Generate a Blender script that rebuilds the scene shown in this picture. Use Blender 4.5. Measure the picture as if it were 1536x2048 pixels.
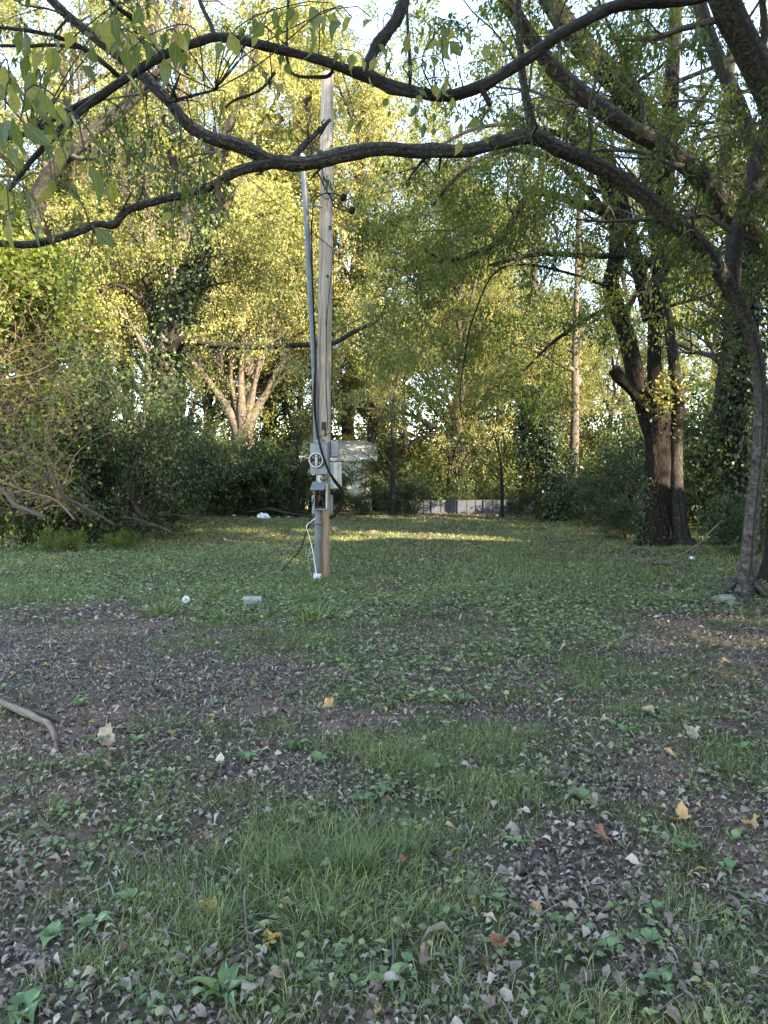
import bpy, math, random
import numpy as np
from mathutils import Vector, Matrix

SC = bpy.context.scene
COL = SC.collection
for _o in list(bpy.data.objects):
    bpy.data.objects.remove(_o)

# ---------------------------------------------------------------- camera, sky, sun, exposure
F = 1424.0            # focal length in pixels of the 1536x2048 photograph
CAM_Z = 1.6
PITCH = math.atan(64.0 / F)
cam_d = bpy.data.cameras.new("camera")
cam = bpy.data.objects.new("camera", cam_d)
COL.objects.link(cam)
cam_d.sensor_fit = 'VERTICAL'
cam_d.sensor_height = 36.0
cam_d.lens = F / 2048.0 * 36.0
cam_d.clip_start = 0.05
cam_d.clip_end = 2000.0
cam.location = (0, 0, CAM_Z)
cam.rotation_euler = (math.pi / 2 - PITCH, 0, 0)
SC.camera = cam

SUN_EL = math.radians(27)
SUN_AZ = math.radians(132)      # clockwise from +Y: behind the camera and to the right
world = bpy.data.worlds.new("World")
SC.world = world
world.use_nodes = True
_wn = world.node_tree.nodes
_sky = _wn.new("ShaderNodeTexSky")
_sky.sky_type = 'NISHITA'
_sky.sun_disc = False
_sky.sun_elevation = SUN_EL
_sky.sun_rotation = SUN_AZ
_sky.air_density = 1.0
_sky.dust_density = 0.15
_sky.ozone_density = 2.0
world.node_tree.links.new(_sky.outputs[0], _wn["Background"].inputs[0])
_wn["Background"].inputs[1].default_value = 0.15
sun_d = bpy.data.lights.new("sun", 'SUN')
sun_d.energy = 3.9
sun_d.angle = math.radians(0.55)
sun_d.color = (1.0, 0.92, 0.78)
sun = bpy.data.objects.new("sun", sun_d)
COL.objects.link(sun)
TO_SUN = Vector((math.sin(SUN_AZ) * math.cos(SUN_EL), math.cos(SUN_AZ) * math.cos(SUN_EL), math.sin(SUN_EL)))
sun.rotation_euler = TO_SUN.to_track_quat('Z', 'Y').to_euler()
sun.location = (20, -20, 30)
SC.view_settings.view_transform = 'Standard'
SC.view_settings.look = 'None'
SC.view_settings.gamma = 1.0
SC.view_settings.use_curve_mapping = False
SC.view_settings.exposure = 3.2
SC.view_settings.use_white_balance = True
SC.view_settings.white_balance_temperature = 8000
SC.view_settings.white_balance_tint = 12
SC.render.engine = 'CYCLES'
SC.cycles.max_bounces = 7
SC.cycles.diffuse_bounces = 4
SC.cycles.transmission_bounces = 5
SC.cycles.glossy_bounces = 2
SC.cycles.caustics_reflective = False
SC.cycles.caustics_refractive = False

rng = np.random.default_rng(11)
random.seed(5)

# ---------------------------------------------------------------- photograph pixel -> place
def ray(px, py):
    x = (px - 768.0) / F
    u = -(py - 1024.0) / F
    c, s = math.cos(PITCH), math.sin(PITCH)
    return np.array([x, c + u * s, -s + u * c])

def at(px, py, D):
    d = ray(px, py)
    return np.array([0, 0, CAM_Z]) + d * (D / d[1])

def gxy(px, py):
    d = ray(px, py)
    t = CAM_Z / -d[2]
    return d[0] * t, d[1] * t

def vn2(x, y, seed=0):
    x = np.asarray(x, float); y = np.asarray(y, float)
    xi = np.floor(x).astype(np.int64); yi = np.floor(y).astype(np.int64)
    fx = x - xi; fy = y - yi
    fx = fx * fx * (3 - 2 * fx); fy = fy * fy * (3 - 2 * fy)
    def h(a, b):
        n = (a * 374761393 + b * 668265263 + seed * 974634777) & 0xffffffff
        n = ((n ^ (n >> 13)) * 1274126177) & 0xffffffff
        return ((n ^ (n >> 16)) & 0xffff) / 65535.0
    return (h(xi, yi) * (1 - fx) + h(xi + 1, yi) * fx) * (1 - fy) + (h(xi, yi + 1) * (1 - fx) + h(xi + 1, yi + 1) * fx) * fy

def fbm(x, y, seed=0, o=3):
    v = 0; a = .5; t = 0
    for i in range(o):
        v = v + a * vn2(np.asarray(x) * 2 ** i, np.asarray(y) * 2 ** i, seed + i * 7); t += a; a *= .5
    return v / t

def gz(x, y):
    x = np.asarray(x, float); y = np.asarray(y, float)
    z = (fbm(x * .22, y * .22, 3, 2) - .5) * .16 + (fbm(x * 1.3, y * 1.3, 9, 2) - .5) * .05
    return z * np.clip(np.hypot(x, y) / 6.0, .35, 1)

def gp(px, py):
    x, y = gxy(px, py)
    return np.array([x, y, float(gz(x, y))])

# ---------------------------------------------------------------- mesh helpers
def nrm(v):
    return v / np.maximum(np.linalg.norm(v, axis=-1, keepdims=True), 1e-9)

class MB:
    """gathers vertex, face, uv and per-vertex value arrays for one mesh"""
    def __init__(s):
        s.v = []; s.f = []; s.uv = []; s.c = []; s.n = 0; s.m = []
    def add(s, V, Fs, uv=None, c=None, mi=0):
        V = np.asarray(V, float).reshape(-1, 3)
        if uv is None: uv = V[:, :2]
        if c is None: c = np.full(len(V), .5)
        s.v.append(V); s.uv.append(np.asarray(uv, float).reshape(-1, 2)); s.c.append(np.asarray(c, float).reshape(-1))
        for A in (Fs if isinstance(Fs, list) else [Fs]):
            A = np.asarray(A, np.int64)
            if len(A):
                s.f.append(A + s.n); s.m.append(np.full(len(A), mi))
        s.n += len(V)
        return s
    def mesh(s, name, smooth=True):
        me = bpy.data.meshes.new(name)
        V = np.concatenate(s.v); UV = np.concatenate(s.uv); C = np.concatenate(s.c)
        loops = np.concatenate([a.reshape(-1) for a in s.f])
        tot = np.concatenate([np.full(len(a), a.shape[1]) for a in s.f])
        st = np.concatenate([[0], np.cumsum(tot)[:-1]])
        me.vertices.add(len(V)); me.vertices.foreach_set("co", V.astype(np.float32).reshape(-1))
        me.loops.add(len(loops)); me.loops.foreach_set("vertex_index", loops.astype(np.int32))
        me.polygons.add(len(tot)); me.polygons.foreach_set("loop_start", st.astype(np.int32))
        mi = np.concatenate(s.m)
        if mi.any(): me.polygons.foreach_set("material_index", mi.astype(np.int32))
        me.update(calc_edges=True)
        me.polygons.foreach_set("use_smooth", np.full(len(tot), smooth))
        u = me.uv_layers.new(name="UVMap")
        u.data.foreach_set("uv", UV[loops].astype(np.float32).reshape(-1))
        a = me.attributes.new("tone", 'FLOAT', 'POINT')
        a.data.foreach_set("value", C.astype(np.float32))
        return me

ORG = {}
def link(name, me, mat, parent=None, loc=None):
    """a mesh object; world-space meshes stay where they are whatever the parent"""
    o = bpy.data.objects.new(name, me)
    COL.objects.link(o)
    if me is not None and mat is not None:
        ms = mat if isinstance(mat, (list, tuple)) else [mat]
        if len(me.materials) == 0:
            for m in ms: me.materials.append(m)
    own = np.zeros(3) if loc is None else np.asarray(loc, float)
    if parent is not None:
        o.parent = parent
        o.location = own - ORG[parent.name]
    else:
        o.location = own
    ORG[o.name] = own
    return o

def thing(name, label, cat, loc=(0, 0, 0), group=None):
    o = bpy.data.objects.new(name, None)
    COL.objects.link(o)
    o.empty_display_size = .2
    o.location = loc
    ORG[o.name] = np.asarray(loc, float)
    return tag(o, label, cat, group)

def tag(o, label=None, cat=None, group=None, kind=None):
    if label: o["label"] = label
    if cat: o["category"] = cat
    if group: o["group"] = group
    if kind: o["kind"] = kind
    return o

def copy_tree(src, loc, rz, sc, label, group=None, lean=(0, 0)):
    r = src.copy(); COL.objects.link(r)
    r.location = loc; r.rotation_euler = (lean[0], lean[1], rz); r.scale = sc if hasattr(sc, '__len__') else (sc, sc, sc)
    r["label"] = label
    if group: r["group"] = group
    def rec(a, b):
        for ch in list(a.children):
            c = ch.copy(); COL.objects.link(c); c.parent = b
            rec(ch, c)
    kids = [k for k in src.children]
    for ch in kids:
        c = ch.copy(); COL.objects.link(c); c.parent = r
        for g in list(ch.children):
            d = g.copy(); COL.objects.link(d); d.parent = c
    return r

def cat_rom(pts, n):
    """smooth path through the points, n samples"""
    P = np.asarray(pts, float)
    if len(P) == 2:
        t = np.linspace(0, 1, n)[:, None]
        return P[0] * (1 - t) + P[1] * t
    Q = np.vstack([2 * P[0] - P[1], P, 2 * P[-1] - P[-2]])
    seg = len(P) - 1
    d = np.linalg.norm(np.diff(P[:, :3], axis=0), axis=1); cum = np.concatenate([[0], np.cumsum(d)])
    s = np.linspace(0, cum[-1], n)
    i = np.clip(np.searchsorted(cum, s, side='right') - 1, 0, seg - 1)
    t = ((s - cum[i]) / np.maximum(d[i], 1e-9))[:, None]
    a, b, c, e = Q[i], Q[i + 1], Q[i + 2], Q[i + 3]
    return .5 * (2 * b + (c - a) * t + (2 * a - 5 * b + 4 * c - e) * t ** 2 + (3 * b - a - 3 * c + e) * t ** 3)

def frames(P):
    T = np.gradient(P, axis=1); T = nrm(T)
    ov = nrm(P[:, -1] - P[:, 0])
    ref = np.where(np.abs(ov[:, 1:2]) < .8, np.array([[0, 1., 0]]), np.array([[1., 0, 0]]))
    A = nrm(np.cross(T, ref[:, None, :])); B = np.cross(T, A)
    return T, A, B

def tubes(mb, P, R, S=5, c=None, disp=None, cap=False, mi=0):
    """many tubes at once: P (N,K,3), R (N,K)"""
    P = np.asarray(P, float); R = np.asarray(R, float)
    if P.ndim == 2: P = P[None]; R = R[None]
    N, K, _ = P.shape
    T, A, B = frames(P)
    th = np.arange(S) * 2 * np.pi / S + np.pi / 2
    rr = R[:, :, None] * np.ones((1, 1, S))
    L = np.concatenate([np.zeros((N, 1)), np.cumsum(np.linalg.norm(np.diff(P, axis=1), axis=2), axis=1)], axis=1)
    if disp is not None: rr = rr * disp(th[None, None, :] + 0 * rr, L[:, :, None] + 0 * rr)
    V = P[:, :, None, :] + rr[..., None] * (np.cos(th)[None, None, :, None] * A[:, :, None, :] + np.sin(th)[None, None, :, None] * B[:, :, None, :])
    base = (np.arange(N) * K * S)[:, None, None] + (np.arange(K - 1) * S)[None, :, None]
    s0 = np.arange(S)[None, None, :]; s1 = (s0 + 1) % S
    Q = np.stack([base + s0, base + s1, base + S + s1, base + S + s0], -1).reshape(-1, 4)
    U = np.stack([np.broadcast_to(np.arange(S)[None, None, :] / S, (N, K, S)) * np.maximum(R.mean(1), .01)[:, None, None] * 6.28, np.broadcast_to(L[:, :, None], (N, K, S))], -1)
    cc = np.repeat((rng.random(N) if c is None else np.broadcast_to(c, (N,))), K * S)
    fs = [Q]
    if cap:
        fs.append((np.arange(N)[:, None] * K * S + (K - 1) * S + np.arange(S)[None, :]))
        fs.append((np.arange(N)[:, None] * K * S + np.arange(S)[None, ::-1]))
    mb.add(V.reshape(-1, 3), fs, U.reshape(-1, 2), cc, mi)
    return mb

def pxpath(pts):
    """[(px,py,width_px,depth)...] -> points and radii"""
    P = np.array([at(a, b, d) for a, b, w, d in pts])
    R = np.array([w * .5 * d / F for a, b, w, d in pts])
    return P, R

def limb(mb, P, R, step=.08, S=14, rough=.06, furrow=0., seed=0, cap=True, knots=False):
    PR = np.column_stack([P, R])
    ln = np.linalg.norm(np.diff(P, axis=0), axis=1).sum()
    n = max(8, int(ln / step))
    X = cat_rom(PR, n); PP = X[:, :3]; RR = np.maximum(X[:, 3], .002)
    rm = float(RR.mean())
    kg = np.random.default_rng(seed + 77); kn = [(kg.uniform(0, 6.28), kg.uniform(0, ln), kg.uniform(.12, .35)) for _ in range(int(ln / max(rm * 5, .15)))] if knots else []
    def disp(th, L):
        a = np.cos(th) * 1.2 + 5 + seed; b = np.sin(th) * 1.2 + 9
        d = 1 + rough * 2 * (vn2(a * 1.0 + L / (rm * 5), b + L / (rm * 7), seed) - .5) + rough * (vn2(a * 3 + L / (rm * 1.5), b * 3 - L / (rm * 2), seed + 4) - .5)
        if furrow:
            k = th * 11 / 6.283 + .9 * vn2(L * 2.2, th * 2, seed + 8)
            f = np.abs((k * 1.0) % 1 - .5) * 2
            d = d + furrow * (f ** .6 - .6) + furrow * .8 * (vn2(th * 9, L * 5, seed + 2) - .5)
        for kt, kl, ka in kn:
            da = np.abs((th - kt + np.pi) % (2 * np.pi) - np.pi)
            d = d + ka * np.exp(-((L - kl) / (rm * .8)) ** 2 - (da / .6) ** 2)
        return d
    tubes(mb, PP, RR, S, c=rng.random(), disp=disp, cap=cap)
    return PP, RR

def resample(P, R, K):
    X = cat_rom(np.column_stack([P, R]), K)
    return X[:, :3], X[:, 3]

def grow(P, R, nc, t0=.25, t1=1., lr=(.35, .6), ang=(30, 60), up=.15, K=6, wob=.12, grav=0., rr=.55, lmin=0., g=rng):
    """children branches from parent paths (vectorised)"""
    N, K0, _ = P.shape
    M = N * nc
    idx = np.repeat(np.arange(N), nc)
    t = t0 + (t1 - t0) * (np.tile(np.arange(nc), N) + g.random(M)) / nc
    L = np.linalg.norm(np.diff(P, axis=1), axis=2).sum(1)
    f = t * (K0 - 1); i = np.clip(f.astype(int), 0, K0 - 2); w = (f - i)[:, None]
    p0 = P[idx, i] * (1 - w) + P[idx, i + 1] * w
    r0 = R[idx, i] * (1 - w[:, 0]) + R[idx, i + 1] * w[:, 0]
    T = nrm(P[idx, i + 1] - P[idx, i])
    rd = g.normal(size=(M, 3)); pr = nrm(rd - (rd * T).sum(1, keepdims=True) * T)
    a = np.radians(g.uniform(ang[0], ang[1], M))[:, None]
    d = np.cos(a) * T + np.sin(a) * pr; d[:, 2] += up; d = nrm(d)
    ln = np.maximum(L[idx] * g.uniform(lr[0], lr[1], M) * (1.15 - .5 * t), lmin)
    out = np.zeros((M, K, 3)); out[:, 0] = p0
    for k in range(1, K):
        d = d + g.normal(size=(M, 3)) * wob; d[:, 2] -= grav; d = nrm(d)
        out[:, k] = out[:, k - 1] + d * (ln / (K - 1))[:, None]
    r1 = np.minimum(r0 * rr, ln * .035 + .002)
    Rn = r1[:, None] * np.linspace(1, .3, K)[None, :]
    return out, Rn

RHOMB = (np.array([[0, 0, 0], [.42, .24, .05], [1, 0, -.03], [.42, -.24, .05]]), np.array([[0, 1, 2, 3]]))
def leaf_shape(n=4, wid=.26, curl=.12, fold=.08, tip=1.0, wave=0., lobes=0, seed=0):
    """a leaf with a midrib: n cross sections, folded and curled"""
    g = np.random.default_rng(seed)
    V = [[0, 0, 0]]; Fa = []; Ft = []
    for k in range(1, n + 1):
        t = k / (n + 1)
        w = wid * ((t / .36) ** .7 if t < .36 else max(0., (1 - t) / .64) ** 1.05)
        if lobes: w *= (1 + .30 * math.cos(k * 2.1 + seed)) * g.uniform(.75, 1.2)
        z = -curl * (t - .4) ** 2 * 2 + curl * .2
        V += [[t + g.normal() * wave * .3, w, z + fold + g.normal() * wave], [t, 0, z + g.normal() * wave * .5], [t + g.normal() * wave * .3, -w, z + fold + g.normal() * wave]]
    V.append([1, 0, -curl * .7])
    last = len(V) - 1
    Ft += [[0, 2, 1], [0, 3, 2]]
    for k in range(n - 1):
        b = 1 + 3 * k
        Fa += [[b, b + 1, b + 4, b + 3], [b + 1, b + 2, b + 5, b + 4]]
    b = 1 + 3 * (n - 1)
    Ft += [[b, b + 1, last], [b + 1, b + 2, last]]
    return np.array(V, float), [np.array(Fa), np.array(Ft)]

def basis(d, n):
    d = nrm(d); y = nrm(np.cross(n, d)); z = np.cross(d, y)
    return np.stack([d, y, z], -1)

def scatter(mb, tmpl, pos, Rm, size, tone, width=None, mi=0):
    V, Fs = tmpl
    N = len(pos)
    if N == 0: return mb
    s = np.asarray(size)[:, None, None] * np.ones((N, 1, 3))
    if width is not None: s[:, :, 1] *= np.asarray(width)[:, None]
    W = np.einsum('nij,nkj->nki', Rm, V[None] * s) + pos[:, None, :]
    out = []
    for A in (Fs if isinstance(Fs, list) else [Fs]):
        if len(A): out.append((A[None] + (np.arange(N) * len(V))[:, None, None]).reshape(-1, A.shape[1]))
    uv = np.tile(V[:, :2], (N, 1))
    mb.add(W.reshape(-1, 3), out, uv, np.repeat(tone, len(V)), mi)
    return mb

def leaves_on(mb, P, per, size, jit=.1, droop=.5, tmpl=RHOMB, wid=(.8, 1.3), t0=.15, flat=.6, g=rng, tone=None):
    N, K, _ = P.shape
    M = N * per
    idx = np.repeat(np.arange(N), per)
    f = (t0 + (1 - t0) * g.random(M)) * (K - 1); i = np.clip(f.astype(int), 0, K - 2); w = (f - i)[:, None]
    p = P[idx, i] * (1 - w) + P[idx, i + 1] * w + g.normal(size=(M, 3)) * jit
    T = nrm(P[idx, i + 1] - P[idx, i])
    d = T * .5 + g.normal(size=(M, 3)) * .7; d[:, 2] -= droop
    n = g.normal(size=(M, 3)) * flat; n[:, 2] += 1
    c = g.random(M) if tone is None else tone[idx]
    # leaves of one twig share some of their tone
    tw = g.random(N)[idx]
    cl = fbm(p[:, 0] * .55 + p[:, 2] * .37, p[:, 1] * .55 + p[:, 2] * .71, 17, 2)
    scatter(mb, tmpl, p, basis(d, n), g.uniform(size[0], size[1], M), np.clip(.40 * c + .28 * tw + .16 + (cl - .5) * 1.5, 0, 1), g.uniform(wid[0], wid[1], M))
    return mb

# ---------------------------------------------------------------- materials
def mat_new(name):
    m = bpy.data.materials.new(name); m.use_nodes = True
    nt = m.node_tree; nt.nodes.clear()
    out = nt.nodes.new("ShaderNodeOutputMaterial")
    return m, nt, out

def ramp(nt, stops, src):
    r = nt.nodes.new("ShaderNodeValToRGB")
    e = r.color_ramp.elements
    e[0].position, e[0].color = stops[0][0], (*stops[0][1], 1)
    e[1].position, e[1].color = stops[-1][0], (*stops[-1][1], 1)
    for p, c in stops[1:-1]:
        k = e.new(p); k.color = (*c, 1)
    nt.links.new(src, r.inputs[0])
    return r.outputs[0]

def leaf_mat(name, stops, trans=.45, rough=.55, spec=.25, warm=1.0, objvar=.0):
    m, nt, out = mat_new(name)
    at_ = nt.nodes.new("ShaderNodeAttribute"); at_.attribute_name = "tone"
    src = at_.outputs["Fac"]
    if objvar:
        oi = nt.nodes.new("ShaderNodeObjectInfo")
        ma = nt.nodes.new("ShaderNodeMath"); ma.operation = 'MULTIPLY_ADD'; ma.inputs[1].default_value = objvar
        nt.links.new(oi.outputs["Random"], ma.inputs[0]); nt.links.new(src, ma.inputs[2])
        sb = nt.nodes.new("ShaderNodeMath"); sb.operation = 'SUBTRACT'; sb.inputs[1].default_value = objvar * .5
        nt.links.new(ma.outputs[0], sb.inputs[0]); src = sb.outputs[0]
    col = ramp(nt, stops, src)
    p = nt.nodes.new("ShaderNodeBsdfPrincipled")
    p.inputs["Roughness"].default_value = rough
    p.inputs["Specular IOR Level"].default_value = spec
    nt.links.new(col, p.inputs["Base Color"])
    if trans:
        t = nt.nodes.new("ShaderNodeBsdfTranslucent")
        mx = nt.nodes.new("ShaderNodeMixRGB"); mx.blend_type = 'MULTIPLY'; mx.inputs[0].default_value = 1
        mx.inputs[2].default_value = (1.15 * warm, 1.15, .6, 1)
        nt.links.new(col, mx.inputs[1]); nt.links.new(mx.outputs[0], t.inputs[0])
        ms = nt.nodes.new("ShaderNodeMixShader"); ms.inputs[0].default_value = trans
        nt.links.new(p.outputs[0], ms.inputs[1]); nt.links.new(t.outputs[0], ms.inputs[2])
        nt.links.new(ms.outputs[0], out.inputs[0])
    else:
        nt.links.new(p.outputs[0], out.inputs[0])
    return m

def tex_mat(name, stops, scale=8., stretch=(1, 1, 1), coord='UV', detail=6., rough=.85, bump=.4, bscale=None, spec=.2, metal=0., second=None, dist=.0, bdist=.02):
    """noise-coloured surface with bump"""
    m, nt, out = mat_new(name)
    tc = nt.nodes.new("ShaderNodeTexCoord")
    mp = nt.nodes.new("ShaderNodeMapping"); mp.inputs["Scale"].default_value = stretch
    nt.links.new(tc.outputs[coord], mp.inputs[0])
    n = nt.nodes.new("ShaderNodeTexNoise"); n.inputs["Scale"].default_value = scale; n.inputs["Detail"].default_value = detail
    n.inputs["Roughness"].default_value = .62; n.inputs["Distortion"].default_value = dist
    nt.links.new(mp.outputs[0], n.inputs["Vector"])
    col = ramp(nt, stops, n.outputs["Fac"])
    if second:
        n2 = nt.nodes.new("ShaderNodeTexNoise"); n2.inputs["Scale"].default_value = second[0]; n2.inputs["Detail"].default_value = 4
        nt.links.new(tc.outputs[coord], n2.inputs["Vector"])
        rr = ramp(nt, [(second[2], (0, 0, 0)), (second[3], (1, 1, 1))], n2.outputs["Fac"])
        mx = nt.nodes.new("ShaderNodeMixRGB"); nt.links.new(rr, mx.inputs[0]); nt.links.new(col, mx.inputs[1])
        mx.inputs[2].default_value = (*second[1], 1); col = mx.outputs[0]
    p = nt.nodes.new("ShaderNodeBsdfPrincipled")
    p.inputs["Roughness"].default_value = rough; p.inputs["Specular IOR Level"].default_value = spec
    p.inputs["Metallic"].default_value = metal
    nt.links.new(col, p.inputs["Base Color"])
    if bump:
        nb = nt.nodes.new("ShaderNodeTexNoise"); nb.inputs["Scale"].default_value = bscale or scale * 1.6; nb.inputs["Detail"].default_value = 5
        nt.links.new(mp.outputs[0], nb.inputs["Vector"])
        b = nt.nodes.new("ShaderNodeBump"); b.inputs["Strength"].default_value = bump; b.inputs["Distance"].default_value = bdist
        nt.links.new(nb.outputs["Fac"], b.inputs["Height"]); nt.links.new(b.outputs[0], p.inputs["Normal"])
    nt.links.new(p.outputs[0], out.inputs[0])
    return m

def plain(name, c, rough=.6, metal=0., var=.25, scale=14., spec=.3):
    d = tuple(x * (1 - var) for x in c); l = tuple(min(1, x * (1 + var)) for x in c)
    return tex_mat(name, [(.3, d), (.7, l)], scale, coord='Object', rough=rough, bump=.08, spec=spec, metal=metal)

M = {}
M['bark_smooth'] = tex_mat('smooth_grey_bark', [(.34, (.014, .012, .010)), (.52, (.042, .036, .031)), (.72, (.105, .094, .082))], 26, (1, .7, 1), rough=.92, bump=1., second=(7, (.06, .066, .04), .57, .72), bdist=.05)
M['bark_dark'] = tex_mat('dark_limb_bark', [(.32, (.010, .008, .007)), (.55, (.026, .022, .019)), (.78, (.07, .061, .053))], 30, (1, .6, 1), rough=.92, bump=.9, second=(6, (.055, .06, .035), .56, .75), bdist=.02)
M['bark_furrow'] = tex_mat('furrowed_bark', [(.36, (.005, .004, .0035)), (.5, (.015, .012, .010)), (.74, (.052, .043, .036))], 16, (2.4, .32, 1), rough=.95, bump=1., bdist=.05)
M['bark_pale'] = tex_mat('pale_brown_bark', [(.3, (.045, .036, .028)), (.55, (.095, .078, .063)), (.75, (.17, .142, .117))], 9, (1, .5, 1), rough=.9, bump=.8, bdist=.03)
M['twig'] = tex_mat('twig_bark', [(.3, (.03, .024, .019)), (.7, (.09, .074, .06))], 20, rough=.9, bump=0)
M['twig_pale'] = tex_mat('pale_twig_bark', [(.3, (.09, .055, .042)), (.7, (.25, .165, .125))], 12, rough=.9, bump=0)
M['stick'] = tex_mat('bare_stick_wood', [(.3, (.07, .05, .037)), (.55, (.19, .145, .11)), (.75, (.31, .25, .195))], 18, (1, .3, 1), rough=.9, bump=.6)
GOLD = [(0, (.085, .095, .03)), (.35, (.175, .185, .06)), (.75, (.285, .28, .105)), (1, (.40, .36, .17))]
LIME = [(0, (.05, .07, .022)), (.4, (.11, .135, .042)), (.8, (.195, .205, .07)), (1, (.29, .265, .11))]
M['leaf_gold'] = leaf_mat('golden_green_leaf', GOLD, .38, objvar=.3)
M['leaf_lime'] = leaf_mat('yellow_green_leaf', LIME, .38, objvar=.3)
M['leaf_amber'] = leaf_mat('amber_leaf', [(0, (.20, .15, .03)), (.5, (.33, .22, .05)), (1, (.40, .24, .09))], .45)
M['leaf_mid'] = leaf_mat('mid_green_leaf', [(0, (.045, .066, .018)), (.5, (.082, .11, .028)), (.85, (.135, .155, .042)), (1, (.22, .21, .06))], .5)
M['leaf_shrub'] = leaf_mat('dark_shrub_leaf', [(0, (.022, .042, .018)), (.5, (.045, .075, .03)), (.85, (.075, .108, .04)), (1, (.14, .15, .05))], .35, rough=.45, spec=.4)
M['leaf_ivy'] = leaf_mat('ivy_leaf', [(0, (.018, .034, .014)), (.6, (.035, .06, .02)), (1, (.065, .095, .03))], .25, rough=.4, spec=.45)
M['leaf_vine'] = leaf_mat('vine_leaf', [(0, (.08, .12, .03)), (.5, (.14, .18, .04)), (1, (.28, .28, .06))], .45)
M['leaf_near'] = leaf_mat('overhanging_leaf', [(0, (.055, .082, .03)), (.5, (.09, .12, .036)), (.85, (.15, .165, .042)), (1, (.27, .22, .05))], .5, rough=.5)
M['leaf_dead'] = leaf_mat('withered_leaf_brown', [(0, (.05, .03, .022)), (1, (.13, .08, .055))], .1, rough=.85)
M['grass'] = leaf_mat('grass_blade', [(0, (.085, .105, .04)), (.5, (.175, .20, .078)), (.85, (.28, .30, .13)), (1, (.41, .37, .21))], .3, rough=.5)
M['tuft'] = leaf_mat('tuft_blade', [(0, (.06, .095, .034)), (.6, (.13, .18, .072)), (.9, (.22, .27, .125)), (1, (.35, .33, .20))], .3, rough=.5)
M['cover'] = leaf_mat('ground_cover_leaf', [(0, (.075, .11, .045)), (.5, (.13, .175, .072)), (.85, (.20, .245, .11)), (1, (.29, .29, .13))], .3, rough=.5, spec=.35)
M['weed'] = leaf_mat('weed_leaf', [(0, (.08, .14, .05)), (.5, (.125, .20, .075)), (1, (.185, .255, .105))], .3, rough=.45, spec=.4)
M['litter'] = leaf_mat('litter_leaf', [(0, (.04, .028, .021)), (.3, (.12, .087, .066)), (.55, (.24, .182, .142)), (.8, (.33, .262, .21)), (1, (.44, .355, .285))], .08, rough=.8)

def vein_leaf():
    m = M['leaf_near']; nt = m.node_tree
    r = [n for n in nt.nodes if n.type == 'VALTORGB'][0]
    tc = nt.nodes.new("ShaderNodeTexCoord"); sp = nt.nodes.new("ShaderNodeSeparateXYZ"); nt.links.new(tc.outputs["UV"], sp.inputs[0])
    ab = nt.nodes.new("ShaderNodeMath"); ab.operation = 'ABSOLUTE'; nt.links.new(sp.outputs[1], ab.inputs[0])
    k = nt.nodes.new("ShaderNodeMath"); k.operation = 'MULTIPLY_ADD'; k.inputs[1].default_value = -1.1; nt.links.new(ab.outputs[0], k.inputs[0]); nt.links.new(sp.outputs[0], k.inputs[2])
    f = nt.nodes.new("ShaderNodeMath"); f.operation = 'PINGPONG'; f.inputs[1].default_value = .06; nt.links.new(k.outputs[0], f.inputs[0])
    f2 = nt.nodes.new("ShaderNodeMath"); f2.operation = 'MULTIPLY'; f2.inputs[1].default_value = 3.; nt.links.new(f.outputs[0], f2.inputs[0])
    mn = nt.nodes.new("ShaderNodeMath"); mn.operation = 'MINIMUM'; nt.links.new(f2.outputs[0], mn.inputs[0]); nt.links.new(ab.outputs[0], mn.inputs[1])
    v = ramp(nt, [(.004, (1, 1, 1)), (.02, (0, 0, 0))], mn.outputs[0])
    n = nt.nodes.new("ShaderNodeTexNoise"); n.inputs["Scale"].default_value = 7.; nt.links.new(tc.outputs["Object"], n.inputs["Vector"])
    sc = ramp(nt, [(.62, (0, 0, 0)), (.70, (1, 1, 1))], n.outputs["Fac"])
    a = nt.nodes.new("ShaderNodeMixRGB"); a.inputs[2].default_value = (.20, .22, .09, 1); nt.links.new(r.outputs[0], a.inputs[1])
    vm = nt.nodes.new("ShaderNodeMath"); vm.operation = 'MULTIPLY'; vm.inputs[1].default_value = .55; nt.links.new(v, vm.inputs[0]); nt.links.new(vm.outputs[0], a.inputs[0])
    b = nt.nodes.new("ShaderNodeMixRGB"); b.inputs[2].default_value = (.12, .065, .03, 1); nt.links.new(a.outputs[0], b.inputs[1])
    sm = nt.nodes.new("ShaderNodeMath"); sm.operation = 'MULTIPLY'; sm.inputs[1].default_value = .6; nt.links.new(sc, sm.inputs[0]); nt.links.new(sm.outputs[0], b.inputs[0])
    for l in list(r.outputs[0].links):
        if l.to_node not in (a,):
            to = l.to_socket; nt.links.remove(l); nt.links.new(b.outputs[0], to)
vein_leaf()

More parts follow.
